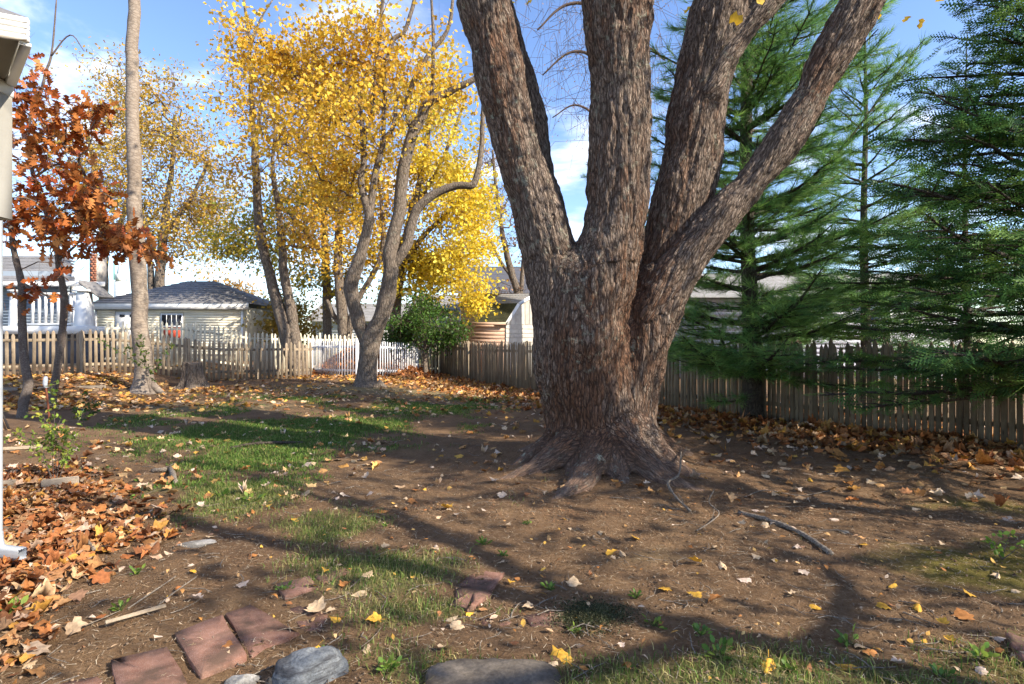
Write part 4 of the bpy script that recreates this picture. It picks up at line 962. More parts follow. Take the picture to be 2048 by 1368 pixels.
# ------------------------------------------------------------------ houses
def wallbox(o, name, mat, x0, x1, y0, y1, z0, z1):
    mb = MB(); box(mb, x0, x1, y0, y1, z0, z1); return mb.obj(name, MT[mat], o)
def siding(o, x0, x1, y, z0, z1, hgt, mat, holes=()):
    n = int(round((z1 - z0) / hgt))
    for k in range(n):
        a, b = z0 + k * hgt, z0 + (k + 1) * hgt; seg = [(x0, x1)]
        for hx0, hx1, hz0, hz1 in holes:
            if b > hz0 + .02 and a < hz1 - .02: seg = [s for u, v in seg for s in ((u, min(v, hx0)), (max(u, hx1), v)) if s[1] - s[0] > .03]
        for u, v in seg:
            mb = MB(); vv = [(u, y - .018, a), (v, y - .018, a), (v, y - .006, b), (u, y - .006, b), (u, y + .02, a), (v, y + .02, a), (v, y + .02, b), (u, y + .02, b)]
            mb.add(vv, np.array([[0, 1, 2, 3], [1, 5, 6, 2], [4, 0, 3, 7], [0, 4, 5, 1], [3, 2, 6, 7]])); mb.obj('siding_board', MT[mat], o)
def hiproof(o, x0, x1, y0, y1, z, rise, mat, over=.35, rows=11):
    """hip roof with stepped shingle courses"""
    x0 -= over; x1 += over; y0 -= over; y1 += over; half = min(x1 - x0, y1 - y0) / 2; mb = MB()
    for k in range(rows):
        a, b = k / rows * half, (k + 1) / rows * half + .02; za, zb = z + rise * k / rows + .035, z + rise * (k + 1) / rows + .005
        A = [(x0 + a, y0 + a, za), (x1 - a, y0 + a, za), (x1 - a, y1 - a, za), (x0 + a, y1 - a, za)]; Bq = [(x0 + b, y0 + b, zb), (x1 - b, y0 + b, zb), (x1 - b, y1 - b, zb), (x0 + b, y1 - b, zb)]; C = [(q[0], q[1], q[2] - .035) for q in A]
        mb.add(A + Bq + C, [[s, (s + 1) % 4, 4 + (s + 1) % 4, 4 + s] for s in range(4)] + [[8 + s, 8 + (s + 1) % 4, (s + 1) % 4, s] for s in range(4)])
    return mb.obj('roof', MT[mat], o)
def window(o, x, y, z, w_, h_, cols=1, rows=2, glass='dark_glass', trim='white_trim', lower=None):
    g = wallbox(o, 'window', trim, x - w_ / 2 - .07, x + w_ / 2 + .07, y - .05, y - .02, z - .07, z + h_ + .07)
    a = MB(); box(a, x - w_ / 2, x + w_ / 2, y - .056, y - .052, z, z + h_); a.obj('pane', MT[glass], g)
    if lower: a = MB(); box(a, x - w_ / 2, x + w_ / 2, y - .062, y - .058, z, z + h_ * .45); a.obj('curtain', MT[lower], g)
    mm = MB()
    for k in range(1, cols): box(mm, x - w_ / 2 + w_ * k / cols - .015, x - w_ / 2 + w_ * k / cols + .015, y - .075, y - .064, z + h_ * .5, z + h_)
    box(mm, x - w_ / 2, x + w_ / 2, y - .08, y - .0645, z + h_ * .47, z + h_ * .53); mm.obj('glazing_bar', MT[trim], g)
    return g
# cream garage with hip roof
gy_ = 27.0; X_ = lambda px, d=gy_: (px - HX) / FPX * d; Z_ = lambda py, d=gy_: CAMZ + (HY - py) / FPX * d
gx0, gx1 = X_(190), X_(487); gb = gnd(-16, 27) - .1
ga = thing('garage', 'cream sided garage with grey hip roof beyond the fences', 'garage', ((gx0 + gx1) / 2, gy_, gb))
wx0, wx1, wz0, wz1 = X_(325), X_(364), Z_(676), Z_(630)
wallbox(ga, 'wall', 'cream_siding', gx0, gx1, gy_ + .03, gy_ + 5.6, gb, Z_(619) + .12)
siding(ga, gx0 + .1, gx1 - .1, gy_, gb + .4, Z_(620), .125, 'cream_siding', [(wx0 - .1, wx1 + .1, wz0 - .1, wz1 + .1), (X_(231), X_(271), gb, Z_(623))])
for x in (gx0, gx1 - .1): wallbox(ga, 'corner_board', 'white_trim', x, x + .1, gy_ - .035, gy_ + .02, gb, Z_(619))
wallbox(ga, 'fascia', 'white_trim', gx0 - .33, gx1 + .33, gy_ - .23, gy_ - .18, Z_(619), Z_(606))
wallbox(ga, 'soffit', 'soffit', gx0 - .33, gx1 + .33, gy_ - .18, gy_ + .03, Z_(619) - .01, Z_(619) + .02)
hiproof(ga, gx0, gx1, gy_, gy_ + 5.6, Z_(607), 1.35, 'roof_shingle', .25)
dr = wallbox(ga, 'door', 'white_trim', X_(232), X_(270), gy_ - .05, gy_ - .01, gb, Z_(624))
for px in (241, 261):
    m = MB(); box(m, X_(px), X_(px + 10), gy_ - .062, gy_ - .052, Z_(634), Z_(629)); m.obj('door_pane', MT['dark_glass'], dr)
window(ga, (wx0 + wx1) / 2, gy_, wz0, wx1 - wx0, wz1 - wz0, 4, 2, lower='red_curtain')
# grey-blue house with white porch, far left
hy = 23.5; HXp = lambda px: (px - HX) / FPX * hy; HZ = lambda py: CAMZ + (HY - py) / FPX * hy; hb = gnd(-18, 23) - .1
ho = thing('house', 'grey blue clapboard house with white porch railing at far left', 'house', (HXp(80), hy, hb))
RX = lambda px, y: (px - HX) / FPX * y
m = MB(); wv = [(RX(-150, hy + 2.3), hy + 2.3), (RX(149, hy + 2.3), hy + 2.3), (RX(146, hy + 7), hy + 7), (RX(0, hy + 7), hy + 7)]; m.add([(x, y, z) for z in (hb, HZ(545) + .35) for x, y in wv], np.array([[0, 1, 5, 4], [1, 2, 6, 5], [2, 3, 7, 6], [3, 0, 4, 7], [4, 5, 6, 7]])); m.obj('wall', MT['bluegrey_siding'], ho)
siding(ho, RX(-90, hy + 2.3), RX(146, hy + 2.3), hy + 2.26, HZ(655), HZ(552) + .3, .14, 'bluegrey_siding')
wallbox(ho, 'corner_board', 'white_trim', RX(146, hy + 2.3), RX(152, hy + 2.3), hy + 2.2, hy + 2.3, hb, HZ(546) + .3)
wallbox(ho, 'porch_deck', 'white_trim', HXp(-80), HXp(178), hy - .1, hy + 2.2, HZ(668), HZ(652))
wallbox(ho, 'porch_base', 'dark_siding', HXp(-60), HXp(170), hy + .3, hy + 2.1, hb - .2, HZ(669))
for px, w_ in ((20, 16), (160, 26)):
    mb = MB(); x = HXp(px); hw = w_ / FPX * hy / 2
    for (za, zb, sa, sb) in ((HZ(652), HZ(600), 1.0, .78), (HZ(600), HZ(582), .78, .7), (HZ(582), HZ(579), 1.1, 1.1)):
        v = [(x + s * hw * i_, hy + .25 + s * hw * j_, z) for z, s in ((za, sa), (zb, sb)) for i_, j_ in ((-1, -1), (1, -1), (1, 1), (-1, 1))]
        mb.add(v, np.array([[0, 1, 5, 4], [1, 2, 6, 5], [2, 3, 7, 6], [3, 0, 4, 7], [4, 5, 6, 7]]))
    mb.obj('porch_column', MT['white_trim'], ho)
for px in (34, 58, 71, 84, 96, 109, 122, 135): wallbox(ho, 'baluster', 'white_trim', HXp(px), HXp(px) + .085, hy + .1, hy + .18, HZ(648), HZ(590))
wallbox(ho, 'handrail', 'white_trim', HXp(30), HXp(148), hy + .06, hy + .22, HZ(590), HZ(585)); wallbox(ho, 'bottom_rail', 'white_trim', HXp(30), HXp(148), hy + .07, hy + .21, HZ(650), HZ(646))
mb = MB(); r0, r1 = HZ(556), HZ(524)
for k in range(8):
    ya, yb = hy + 1.7 + k * .32, hy + 1.7 + (k + 1) * .32 + .02; za, zb = r0 + (r1 - r0 + .9) * k / 8 + .03, r0 + (r1 - r0 + .9) * (k + 1) / 8
    mb.add([(RX(-250, ya), ya, za), (RX(150, ya), ya, za), (RX(150 - 2 * k, yb), yb, zb), (RX(-250, yb), yb, zb), (RX(-250, ya), ya, za - .04), (RX(150, ya), ya, za - .04)], np.array([[0, 1, 2, 3], [4, 5, 1, 0]]))
mb.obj('roof', MT['roof_shingle'], ho)
wallbox(ho, 'fascia', 'white_trim', HXp(-280), HXp(152), hy + 1.62, hy + 1.69, r0 - .18, r0 + .02)
mb = MB(); gpts = [(HXp(150), r0 - .05), (HXp(188), HZ(590)), (HXp(188), HZ(594)), (HXp(150), r0 - .22)]; mb.add([(x, y, z) for y in (hy + .2, hy + 1.2) for x, z in gpts], np.array([[0, 1, 2, 3], [4, 7, 6, 5], [0, 4, 5, 1], [3, 2, 6, 7], [1, 5, 6, 2]])); mb.obj('porch_roof', MT['roof_shingle'], ho)
ch = MB(); box(ch, HXp(28), HXp(44), hy + 4.2, hy + 4.9, HZ(545), HZ(480)); co_ = ch.obj('chimney', MT['mortar'], ho)
for r_ in range(14):
    for c_ in range(2):
        mb = MB(); a = HXp(28) + (HXp(44) - HXp(28)) * (c_ / 2 + (.25 if r_ % 2 else 0)) ; box(mb, a + .008, min(a + .165, HXp(44) + .01), hy + 4.185, hy + 4.21, HZ(545) + .11 * r_, HZ(545) + .11 * r_ + .095); mb.obj('brick', MT['brick_red'], co_)
# church steeple
sp = thing('church_steeple', 'distant white church steeple with green copper edge', 'steeple', (X_(236, 140), 140, 0))
wallbox(sp, 'tower', 'white_trim', X_(228, 140), X_(246, 140), 140, 142.4, 0, Z_(562, 140)); wallbox(sp, 'belfry', 'pale_siding', X_(231, 140), X_(243, 140), 139.9, 142, Z_(562, 140), Z_(548, 140))
mb = MB(); c = (X_(237, 140), 141.0); h = .72; mb.add([(c[0] - h, 140.3, Z_(548, 140)), (c[0] + h, 140.3, Z_(548, 140)), (c[0] + h, 141.7, Z_(548, 140)), (c[0] - h, 141.7, Z_(548, 140)), (c[0], c[1], Z_(500, 140))], [[0, 1, 4], [1, 2, 4], [2, 3, 4], [3, 0, 4]]); mb.obj('spire', MT['pale_siding'], sp)
mb = MB(); box(mb, X_(229, 140), X_(231, 140), 139.6, 139.85, Z_(560, 140), Z_(520, 140)); mb.obj('copper_strip', MT['copper_green'], sp)
# gambrel shed
sy = 26.0; S = lambda px, py, dd=0: P(px, py, sy + dd)
sh = thing('garden_shed', 'wooden gambrel shed with mossy roof beyond the stockade fence', 'shed', (S(985, 700).x, sy, 0))
xl, xr = S(941, 0).x, S(1011, 0).x; zr, ze = S(0, 649).z, S(0, 628).z; zt = S(0, 612).z; zgab = 1.9
mb = MB(); box(mb, xl, xr - .02, sy + .04, sy + 2.4, 0, zr); mb.obj('wall', MT['shed_wood'], sh)
for k in range(6): wallbox(sh, 'wall_board', 'shed_wood', xl, xr - .04, sy, sy + .035, zr - .17 * (k + 1) + .012, zr - .17 * k)
wallbox(sh, 'eave_board', 'shed_wood', xl - .08, xr + .02, sy - .16, sy - .12, zr - .02, zr + .1)
# gable end runs back and to the right; roof slopes rise from the near eave
ex = np.array([.93, .37, 0]); 
def gp(u, z): return np.array([xr, sy, 0]) + ex * u + np.array([0, 0, z])
prof_ = [(0, zr), (.62, zr + .95), (1.45, zr + 1.42), (2.28, zr + .95), (2.9, zr)]
gab = MB(); gab.add([gp(0, 0)] + [gp(*p) for p in prof_] + [gp(2.9, 0)], [[0, 6, 5, 4, 3, 2, 1]]); gab.obj('gable_wall', MT['grey_board'], sh)
nv = np.array([.37, -.93, 0])
for k in range(12):
    u0, u1 = k * .24 + .01, k * .24 + .225; zt_ = lambda u: np.interp(u, [p[0] for p in prof_], [p[1] for p in prof_])
    mb = MB(); mb.add([gp(u0, zr + .02) + nv * .02, gp(u1, zr + .02) + nv * .02, gp(u1, zt_(u1) - .03) + nv * .02, gp(u0, zt_(u0) - .03) + nv * .02], [[0, 1, 2, 3]]); mb.obj('gable_board', MT['grey_board'], sh)
for k in range(6):
    mb = MB(); mb.add([gp(.02, zr - .2 * k - .01) + nv * .025, gp(2.88, zr - .2 * k - .01) + nv * .025, gp(2.88, zr - .2 * k - .19) + nv * .035, gp(.02, zr - .2 * k - .19) + nv * .035], [[3, 2, 1, 0]]); mb.obj('gable_board', MT['grey_board'], sh)
back = np.array([-2.05, .55, 0]) * ((xr - xl) / 2.05)
for s, (nm, mt) in enumerate((('lower_roof', 'moss_shingle'), ('upper_roof', 'grey_shingle'))):
    mb = MB()
    for k in range(5):
        f0, f1 = k / 5, (k + 1) / 5 + .02; a, b = [np.array(prof_[s]) + (np.array(prof_[s + 1]) - np.array(prof_[s])) * f for f in (f0, f1)]
        A0, A1 = gp(a[0], a[1] + .06) + nv * .1, gp(b[0], b[1] + .03) + nv * .1
        if s == 0 and k == 0: A0 = A0 + nv * .08 - np.array([0, 0, .05])
        mb.add([A0, A1, A1 + back, A0 + back, A0 - np.array([0, 0, .04]), A0 + back - np.array([0, 0, .04])], np.array([[0, 1, 2, 3], [4, 0, 3, 5]]))
    mb.obj(nm, MT[mt], sh)
for s in range(4): 
    a, b = gp(*prof_[s]) + nv * .1, gp(*prof_[s + 1]) + nv * .1; beam('verge_board', 'white_trim', sh, a, b, .02, .07)
# houses glimpsed beyond
def plainhouse(name, label, x0, x1, y, dep, z1, wall, roof, rise, wins=()):
    o = thing(name, label, 'house', ((x0 + x1) / 2, y, 0)); wallbox(o, 'wall', wall, x0, x1, y + .03, y + dep, -.1, z1); siding(o, x0, x1, y, .3, z1, .2, wall)
    mb = MB(); ym = y + dep / 2
    for sg in (0, 1):
        ya, yb = (y - .4, ym) if not sg else (y + dep + .4, ym)
        for k in range(6):
            f0, f1 = k / 6, (k + 1) / 6 + .01; za, zb = z1 + rise * f0 + .04, z1 + rise * f1; q = [(x0 - .4, ya + (yb - ya) * f0, za), (x1 + .4, ya + (yb - ya) * f0, za), (x1 + .4, ya + (yb - ya) * f1, zb), (x0 - .4, ya + (yb - ya) * f1, zb)]; mb.add(q + [(q[0][0], q[0][1], za - .06), (q[1][0], q[1][1], za - .06)], np.array([[0, 1, 2, 3], [4, 5, 1, 0]]))
    mb.obj('roof', MT[roof], o); m = MB(); m.add([(x, y + .03, z1) for x in (x0, x0)] + [(x0, y, z1), (x0, y + dep, z1), (x0, ym, z1 + rise), (x1, y, z1), (x1, y + dep, z1), (x1, ym, z1 + rise)], [[2, 4, 3], [5, 6, 7]]); m.obj('gable_wall', MT[wall], o)
    for wx, wz, ww, wh in wins: window(o, wx, y, wz, ww, wh, 1)
    return o
plainhouse('house', 'pale lavender house seen through the pine branches', 7.6, 19.5, 24.5, 6, 3.5, 'lavender_siding', 'grey_shingle', 1.4, [(12.4, 1.6, .9, 1.4), (15.8, 1.6, .9, 1.4)])
plainhouse('house', 'brown and ochre house with long eave behind the shed', -3.6, 6.5, 40, 8, 5.0, 'ochre_siding', 'dark_siding', 2.4)
plainhouse('house', 'low pale building with grey roof behind the white pen', -15.5, -7.3, 44, 7, 3.2, 'pale_siding', 'grey_shingle', 1.6)
plainhouse('house', 'white house far behind the small round evergreen', -8.0, -4.4, 47, 6, 4.2, 'pale_siding', 'grey_shingle', 1.5)

# ------------------------------------------------------------------ corner of the near house: eave, post, downspout
nh = thing('house_corner', 'white eave and soffit corner of a house overhanging at top left', 'house', (-4.0, 3.9, gnd(-4, 3.9)))
ze_ = CAMZ + (HY - 80) / FPX * 3.4
e0, e1 = np.array([-2.895, 3.4]), np.array([-4.3, 2.75]); ed = (e1 - e0) / np.linalg.norm(e1 - e0); en = np.array([ed[1], -ed[0]]) * (-1 if ed[1] * -1 > 0 else 1)
en = np.array([-ed[1], ed[0]]); en = en if en[1] < 0 else -en
for k in range(4):
    za, zb = ze_ + .034 * k, ze_ + .034 * (k + 1) - .003
    o_, i_ = en * .008, en * .0
    v = [(*(e0 + o_), za), (*(e1 + o_), za), (*(e1 + i_), zb), (*(e0 + i_), zb), (*(e0 - en * .04), za), (*(e1 - en * .04), za), (*(e0 - en * .04), zb), (*(e1 - en * .04), zb)]
    mb = MB(); mb.add(v, np.array([[1, 0, 3, 2], [0, 4, 6, 3], [0, 1, 5, 4], [3, 6, 7, 2]])); mb.obj('fascia_strip', MT['white_trim'], nh)
cw = np.array([-3.49, 3.96]); mb = MB(); sq = [tuple(e0 - en * .03), tuple(cw), (-5.2, 3.96), (-5.2, 2.4), tuple(e1 - en * .03)]
mb.add([(x, y, ze_ - .004) for x, y in sq] + [(x, y, ze_ + .02) for x, y in sq], [[4, 3, 2, 1, 0], [5, 6, 7, 8, 9], [0, 1, 6, 5]]); mb.obj('soffit', MT['soffit'], nh)
mb = MB(); sq2 = [tuple(e0), tuple(cw + (.03, .03)), (-5.3, 4.0), (-5.3, 2.3), tuple(e1)]; mb.add([(x, y, ze_ + .135) for x, y in sq2] + [(-4.6, 3.3, ze_ + .75)], [[0, 1, 5], [1, 2, 5], [2, 3, 5], [3, 4, 5], [4, 0, 5]]); mb.obj('roof', MT['roof_shingle'], nh)
beam('soffit_trim', 'white_trim', nh, (*(e0 - en * .02 + np.array([-.02, .0])), ze_ - .012), (*cw, ze_ - .012), .03, .012)
wallbox(nh, 'wall', 'cream_siding', -5.4, -3.66, 2.6, 3.9, gnd(-4, 3.5) - .1, ze_)
pz = CAMZ + (HY - 440) / FPX * 3.96
mb = MB(); bevbox(mb, -3.66, -3.49, 3.84, 3.98, pz, ze_ - .006, .006); mb.obj('corner_post', MT['soffit'], nh)
mb = MB(); bevbox(mb, -3.665, -3.486, 3.835, 3.985, ze_ - .10, ze_ - .008, .004); mb.obj('post_collar', MT['white_trim'], nh)
dsx, dsy = -3.695, 4.06
dsp = thing('downspout', 'white metal downspout with ribbed elbow at the bottom left', 'downspout', (dsx, dsy, gnd(dsx, dsy)))
def corr(mb, path, w_, h_, up):
    """corrugated rectangular pipe along a path"""
    prof = []
    for k in range(24):
        s = k / 24 * 4; e = int(s); f = s - e
        x, y = [(-1 + 2 * f, -1), (1, -1 + 2 * f), (1 - 2 * f, 1), (-1, 1 - 2 * f)][e]; g = .92 + .08 * math.cos(k * math.pi)
        prof.append((x * w_ * g, y * h_ * g))
    P_ = np.array(path, float); rows = []
    for k, p in enumerate(P_):
        t = P_[min(k + 1, len(P_) - 1)] - P_[max(k - 1, 0)]; t /= np.linalg.norm(t); u = np.cross(t, up); u /= np.linalg.norm(u); v = np.cross(u, t); rows.append([p + u * a + v * b for a, b in prof])
    n = 24; v = np.array(rows).reshape(-1, 3); F = [[a * n + b, a * n + (b + 1) % n, (a + 1) * n + (b + 1) % n, (a + 1) * n + b] for a in range(len(P_) - 1) for b in range(n)]
    mb.add(v, F); return mb
gz0 = gnd(dsx, dsy) + .06
corr(MB(), [(dsx, dsy, ze_ - .05), (dsx, dsy, 2.2), (dsx, dsy, 1.2), (dsx, dsy, gz0 + .16)], .038, .027, (0, 1, 0)).obj('pipe', MT['white_metal'], dsp)
corr(MB(), [(dsx, dsy, gz0 + .18), (dsx + .005, dsy, gz0 + .11), (dsx + .03, dsy - .01, gz0 + .065), (dsx + .08, dsy - .02, gz0 + .05), (dsx + .245, dsy - .05, gz0 + .045)], .040, .030, (0, 1, 0)).obj('elbow', MT['white_metal'], dsp)
# ------------------------------------------------------------------ pavers, stones, timber, stump
def slab(px_poly, th, mat, name, label, cat, group=None, lift=.02, rough=.004, tilt=0.0, parts=True):
    q = [G(*p) for p in px_poly]; c = sum(q, Vector()) / len(q); o_v = []
    P2 = []
    for k in range(len(q)):
        a, b = q[k], q[(k + 1) % len(q)]
        for t in (0.015, .33, .67, .985): P2.append(a.lerp(b, t) + Vector((R.gauss(0, rough), R.gauss(0, rough), 0)))
    cz = float(gq(c.x, c.y)[0]) - .011; n = len(P2); v = []
    for s, z in ((1.0, -th), (1.0, lift - .004), (.988, lift), (.5, lift)):
        for p in P2: v.append((c.x + (p.x - c.x) * s, c.y + (p.y - c.y) * s, cz + z + tilt * (p.y - c.y) + R.gauss(0, rough * .25)))
    v.append((c.x, c.y, cz + lift)); F = [[a * n + b, a * n + (b + 1) % n, (a + 1) * n + (b + 1) % n, (a + 1) * n + b] for a in range(3) for b in range(n)] + [[3 * n + b, 3 * n + (b + 1) % n, 4 * n] for b in range(n)]
    mb = MB(); mb.add(np.array(v) - np.array([c.x, c.y, cz]), F); o = mb.obj(name, MT[mat]); o.location = (c.x, c.y, cz); return tag(o, label, cat, group)
gp_ = 'worn red pavers sunk in the soil'
slab([(349, 1272), (443, 1237), (495, 1316), (400, 1359)], .05, 'paver', 'paver', 'square red paver in the middle of the row of three', 'paver', gp_, .030)
slab([(451, 1230), (500, 1211), (597, 1270), (504, 1314)], .05, 'paver', 'paver', 'square red paver at the right end of the row, above the grey rock', 'paver', gp_, .026)
slab([(221, 1324), (334, 1298), (378, 1372), (240, 1400)], .05, 'paver', 'paver', 'red paver cut by the bottom edge beside the middle paver', 'paver', gp_, .028)
slab([(60, 1376), (195, 1350), (222, 1385), (80, 1420)], .05, 'paver', 'paver', 'red paver barely showing at the bottom left edge', 'paver', gp_, .018)
slab([(549, 1175), (617, 1158), (638, 1180), (570, 1200)], .05, 'paver', 'paver', 'small red paver lying at the edge of the grass tuft', 'paver', gp_, .022)
slab([(632, 1157), (690, 1137), (700, 1148), (645, 1171)], .05, 'paver', 'paver', 'narrow red paver half buried in grass behind the small one', 'paver', gp_, .016)
slab([(578, 1216), (617, 1207), (655, 1229), (641, 1260), (600, 1258)], .05, 'paver', 'paver', 'half buried red paver with a pale leaf on it', 'paver', gp_, .014)
slab([(948, 1131), (1006, 1143), (984, 1183), (934, 1217), (905, 1204), (918, 1168)], .06, 'paver', 'paver', 'broken reddish slab with rough edges in bare soil', 'paver', gp_, .030, .012)
slab([(1056, 1221), (1100, 1213), (1128, 1220), (1131, 1246), (1090, 1263), (1059, 1250)], .05, 'paver', 'paver', 'dark round edged paver fragment beside the moss patch', 'paver', gp_, .014, .012)
slab([(962, 1221), (1030, 1215), (1024, 1249), (966, 1250)], .05, 'paver', 'paver', 'soil covered paver fragment left of the dark round one', 'paver', gp_, .010, .012)
slab([(2008, 1276), (2060, 1290), (2060, 1345), (2035, 1320)], .05, 'paver', 'paver', 'reddish slab cut off by the right edge', 'paver', gp_, .035)
def rock(px, py, wpx, dpx, h, mat, label, seed, flat=1.0, rot=0.0):
    c = G(px, py); d = c.y; rx = wpx / FPX * d; ry = dpx; nu, nv = 64, 40; U, V_ = np.meshgrid(np.arange(nu) / nu * 2 * math.pi, np.linspace(.0, 1, nv), indexing='ij')
    ph = V_ * math.pi; s = np.stack([np.cos(U) * np.sin(ph), np.sin(U) * np.sin(ph), np.cos(ph)], -1).reshape(-1, 3)
    rs = np.random.default_rng(seed); nn = rs.normal(size=(15, 3)); nn /= np.linalg.norm(nn, axis=1)[:, None]; of = rs.uniform(.62, .95, 15)
    dn_ = s @ nn.T; r = np.min(np.where(dn_ > .05, of / np.maximum(dn_, .05), 9), axis=1); r = np.minimum(r, 1.15) + .05 * fbm(s * 3 + seed, 3, seed) + .025 * fbm(s * 9, 2, seed)
    v = s * r[:, None]; v[:, 2] = np.sign(v[:, 2]) * np.abs(v[:, 2]) ** flat; v = v * (rx, ry, h); a = rot; v[:, :2] = v[:, :2] @ np.array([[math.cos(a), math.sin(a)], [-math.sin(a), math.cos(a)]])
    i, j = np.meshgrid(np.arange(nu), np.arange(nv - 1), indexing='ij'); i2 = (i + 1) % nu; F = np.stack([i * nv + j, i * nv + j + 1, i2 * nv + j + 1, i2 * nv + j], -1).reshape(-1, 4)
    mb = MB(); mb.add(v, F); o = mb.obj('rock', MT[mat]); o.location = (c.x, c.y, float(gq(c.x, c.y)[0])); return tag(o, label, 'rock')
rock(622, 1358, 64, .11, .16, 'grey_rock', 'angular blue grey rock at the bottom edge below the pavers', 4, .8, .3)
rock(985, 1368, 118, .20, .07, 'flat_rock', 'broad flat brown stone at the bottom edge, dark on its right', 9, .5, .0)
rock(490, 1368, 34, .06, .045, 'pale_rock', 'small pale stone left of the angular grey rock', 13, .7)
rock(391, 1084, 40, .07, .04, 'pale_rock', 'long whitish flat stone at the edge of the leaf bed', 17, .6, .15)
def stick(name, label, pts, r, mat='dead_wood', cat='stick', lift=.012, sides=7, side_twigs=0):
    q = []
    for k, p in enumerate(pts):
        g = G(p[0], p[1]); g = Vector((g.x, g.y, float(gq(g.x, g.y)[0]) + lift + (p[2] if len(p) > 2 else 0))); q.append((*g, r * (p[3] if len(p) > 3 else 1)))
    s = spline(q, 5); mb = MB(); tube(mb, s[:, :3], s[:, 3] * (1 + .12 * rng.normal(size=len(s))), sides, True, .15)
    for k in range(side_twigs):
        a = s[R.randrange(2, len(s) - 2), :3]; d = rdir(1, .2)[0] * R.uniform(.08, .22); tube(mb, [a, a + d * .5 + (0, 0, .01), a + d], [r * .4, r * .3, r * .12], 5)
    c = s[0, :3].copy(); mb.v = [v - c for v in mb.v]; o = mb.obj(name, MT[mat], smooth=True); o.location = c; return tag(o, label, cat)
stick('fallen_branch', 'long pale fallen branch lying on the dirt right of the old maple', [(1478, 1026), (1530, 1045, .01), (1590, 1070, .012), (1630, 1092, .006), (1662, 1113, 0, 1.2)], .021, cat='branch')
stick('fallen_branch', 'forked pale twig leaning on the right root of the old maple', [(1362, 935, .16), (1358, 968, .1), (1336, 985, .08), (1352, 1005, .05), (1381, 1028)], .012, cat='branch', side_twigs=4)
stick('fallen_branch', 'thin curved twig on the dirt between root and long branch', [(1428, 990, .05), (1418, 1012, .03), (1438, 1032, .02), (1424, 1052, .01), (1394, 1066)], .006, cat='branch', side_twigs=2)
stick('fallen_branch', 'dark forked branch lying across the green grass', [(462, 898), (500, 893, .02), (540, 890, .03), (585, 887, .02), (605, 884)], .022, 'pine_bark', cat='branch', side_twigs=3)
stick('fallen_branch', 'broken knobbly branch piece at the left edge of the grass', [(305, 942), (328, 943, .02), (340, 940, .03), (346, 955, .02), (352, 968)], .028, cat='branch', side_twigs=2)
stick('fallen_branch', 'slim grey stick propped against the stockade fence', [(1722, 868), (1740, 840, .16), (1752, 822, .36), (1768, 800, .58)], .016, cat='branch')
stick('stick', 'thin straight dry stalk beside the leaf bed', [(318, 1212), (350, 1188, .02), (392, 1160)], .005)
stick('stick', 'thin dry stalk behind the white strip of wood', [(256, 1220), (300, 1195, .015), (352, 1160)], .005)
stick('stick', 'short dead stem lying in the leaf bed', [(168, 1080, .04), (178, 1095, .04), (188, 1110, .04)], .014)
stick('stick', 'fine twig stretched on the soil near the fence leaves', [(1490, 992), (1530, 985, .02), (1600, 990, .01), (1660, 982)], .004)
c0, c1 = G(210, 1258), G(332, 1226); pl = thing('wood_strip', 'white painted strip of wood lying beside the leaf bed', 'plank', c0)
beam('strip', 'picket_wood', pl, (c0.x, c0.y, c0.z + .035), (c1.x, c1.y, c1.z + .045), .016, .007, .003)
# timbers of the raised bed by the fence and of the leaf bed
t1, t2 = G(8, 776), G(112, 772)
tb_ = thing('retaining_timber', 'low grey timber wall below the picket fence at left', 'timber', (-13, 14.6, gnd(-13, 13)))
for k in range(2): beam('timber', 'timber_wood', tb_, (-14.6, 13.6, .17 + .19 * k), (-10.8, 15.1, .17 + .19 * k), .09, .09, .012)
for a, b, lb in ((G(150, 975), G(157, 965), 'short grey timber end among leaves below the rose bush'), (G(-30, 985), G(32, 975), 'grey edging timber beside the downspout among leaves')):
    pass
e_ = thing('edging_timber', 'grey edging timber lying among leaves below the rose bush', 'timber', G(110, 975)); a, b = G(84, 977), G(156, 971); beam('timber', 'timber_wood', e_, (a.x, a.y, a.z + .04), (b.x, b.y, b.z + .05), .05, .05, .008)
e_ = thing('edging_timber', 'grey edging timber beside the downspout', 'timber', G(10, 980)); a, b = G(-40, 984), G(30, 978); beam('timber', 'timber_wood', e_, (a.x, a.y, a.z + .04), (b.x, b.y, b.z + .05), .05, .05, .008)
pn = thing('folded_panel', 'tan panel with dark metal edge leaning at the left edge', 'panel', G(-8, 868)); d = G(-8, 868).y
v = [P(-60, 860, d), P(10, 860, d), P(0, 815, d + .05), P(-60, 800, d + .05)]; mb = MB(); mb.add([tuple(q) for q in v] + [tuple(q + Vector((0, .03, 0))) for q in v], np.array([[0, 1, 2, 3], [4, 7, 6, 5], [1, 5, 6, 2], [0, 3, 7, 4], [0, 4, 5, 1], [3, 2, 6, 7]])); mb.obj('board', MT['tan_panel'], pn)
tube(MB(), [P(-8, 800, d - .02), P(2, 822, d - .02), P(18, 858, d - .02)], .018, 8).obj('edge', MT['dark_metal'], pn, smooth=True)
wd = thing('paint_board', 'chipped white board lying flat beyond the leaf bed', 'plank', G(35, 900)); a, b = G(-20, 903), G(85, 897); beam('board', 'picket_wood', wd, (a.x, a.y, a.z + .03), (b.x, b.y, b.z + .03), .09, .012, .004)
# stake with wire
sg = G(99, 872); sk_ = thing('garden_stake', 'rusty metal stake with grey hooked top in the rose bush', 'stake', sg); d = sg.y
tube(MB(), [P(100, 874, d), P(98, 830, d), P(94, 790, d), P(91, 770, d)], .016, 8).obj('rod', MT['rust'], sk_, smooth=True)
tube(MB(), [P(92, 776, d), P(90, 768, d), P(91, 758, d), P(92, 753, d)], [.026, .034, .034, .02], 10).obj('grip', MT['white_metal'], sk_, smooth=True)
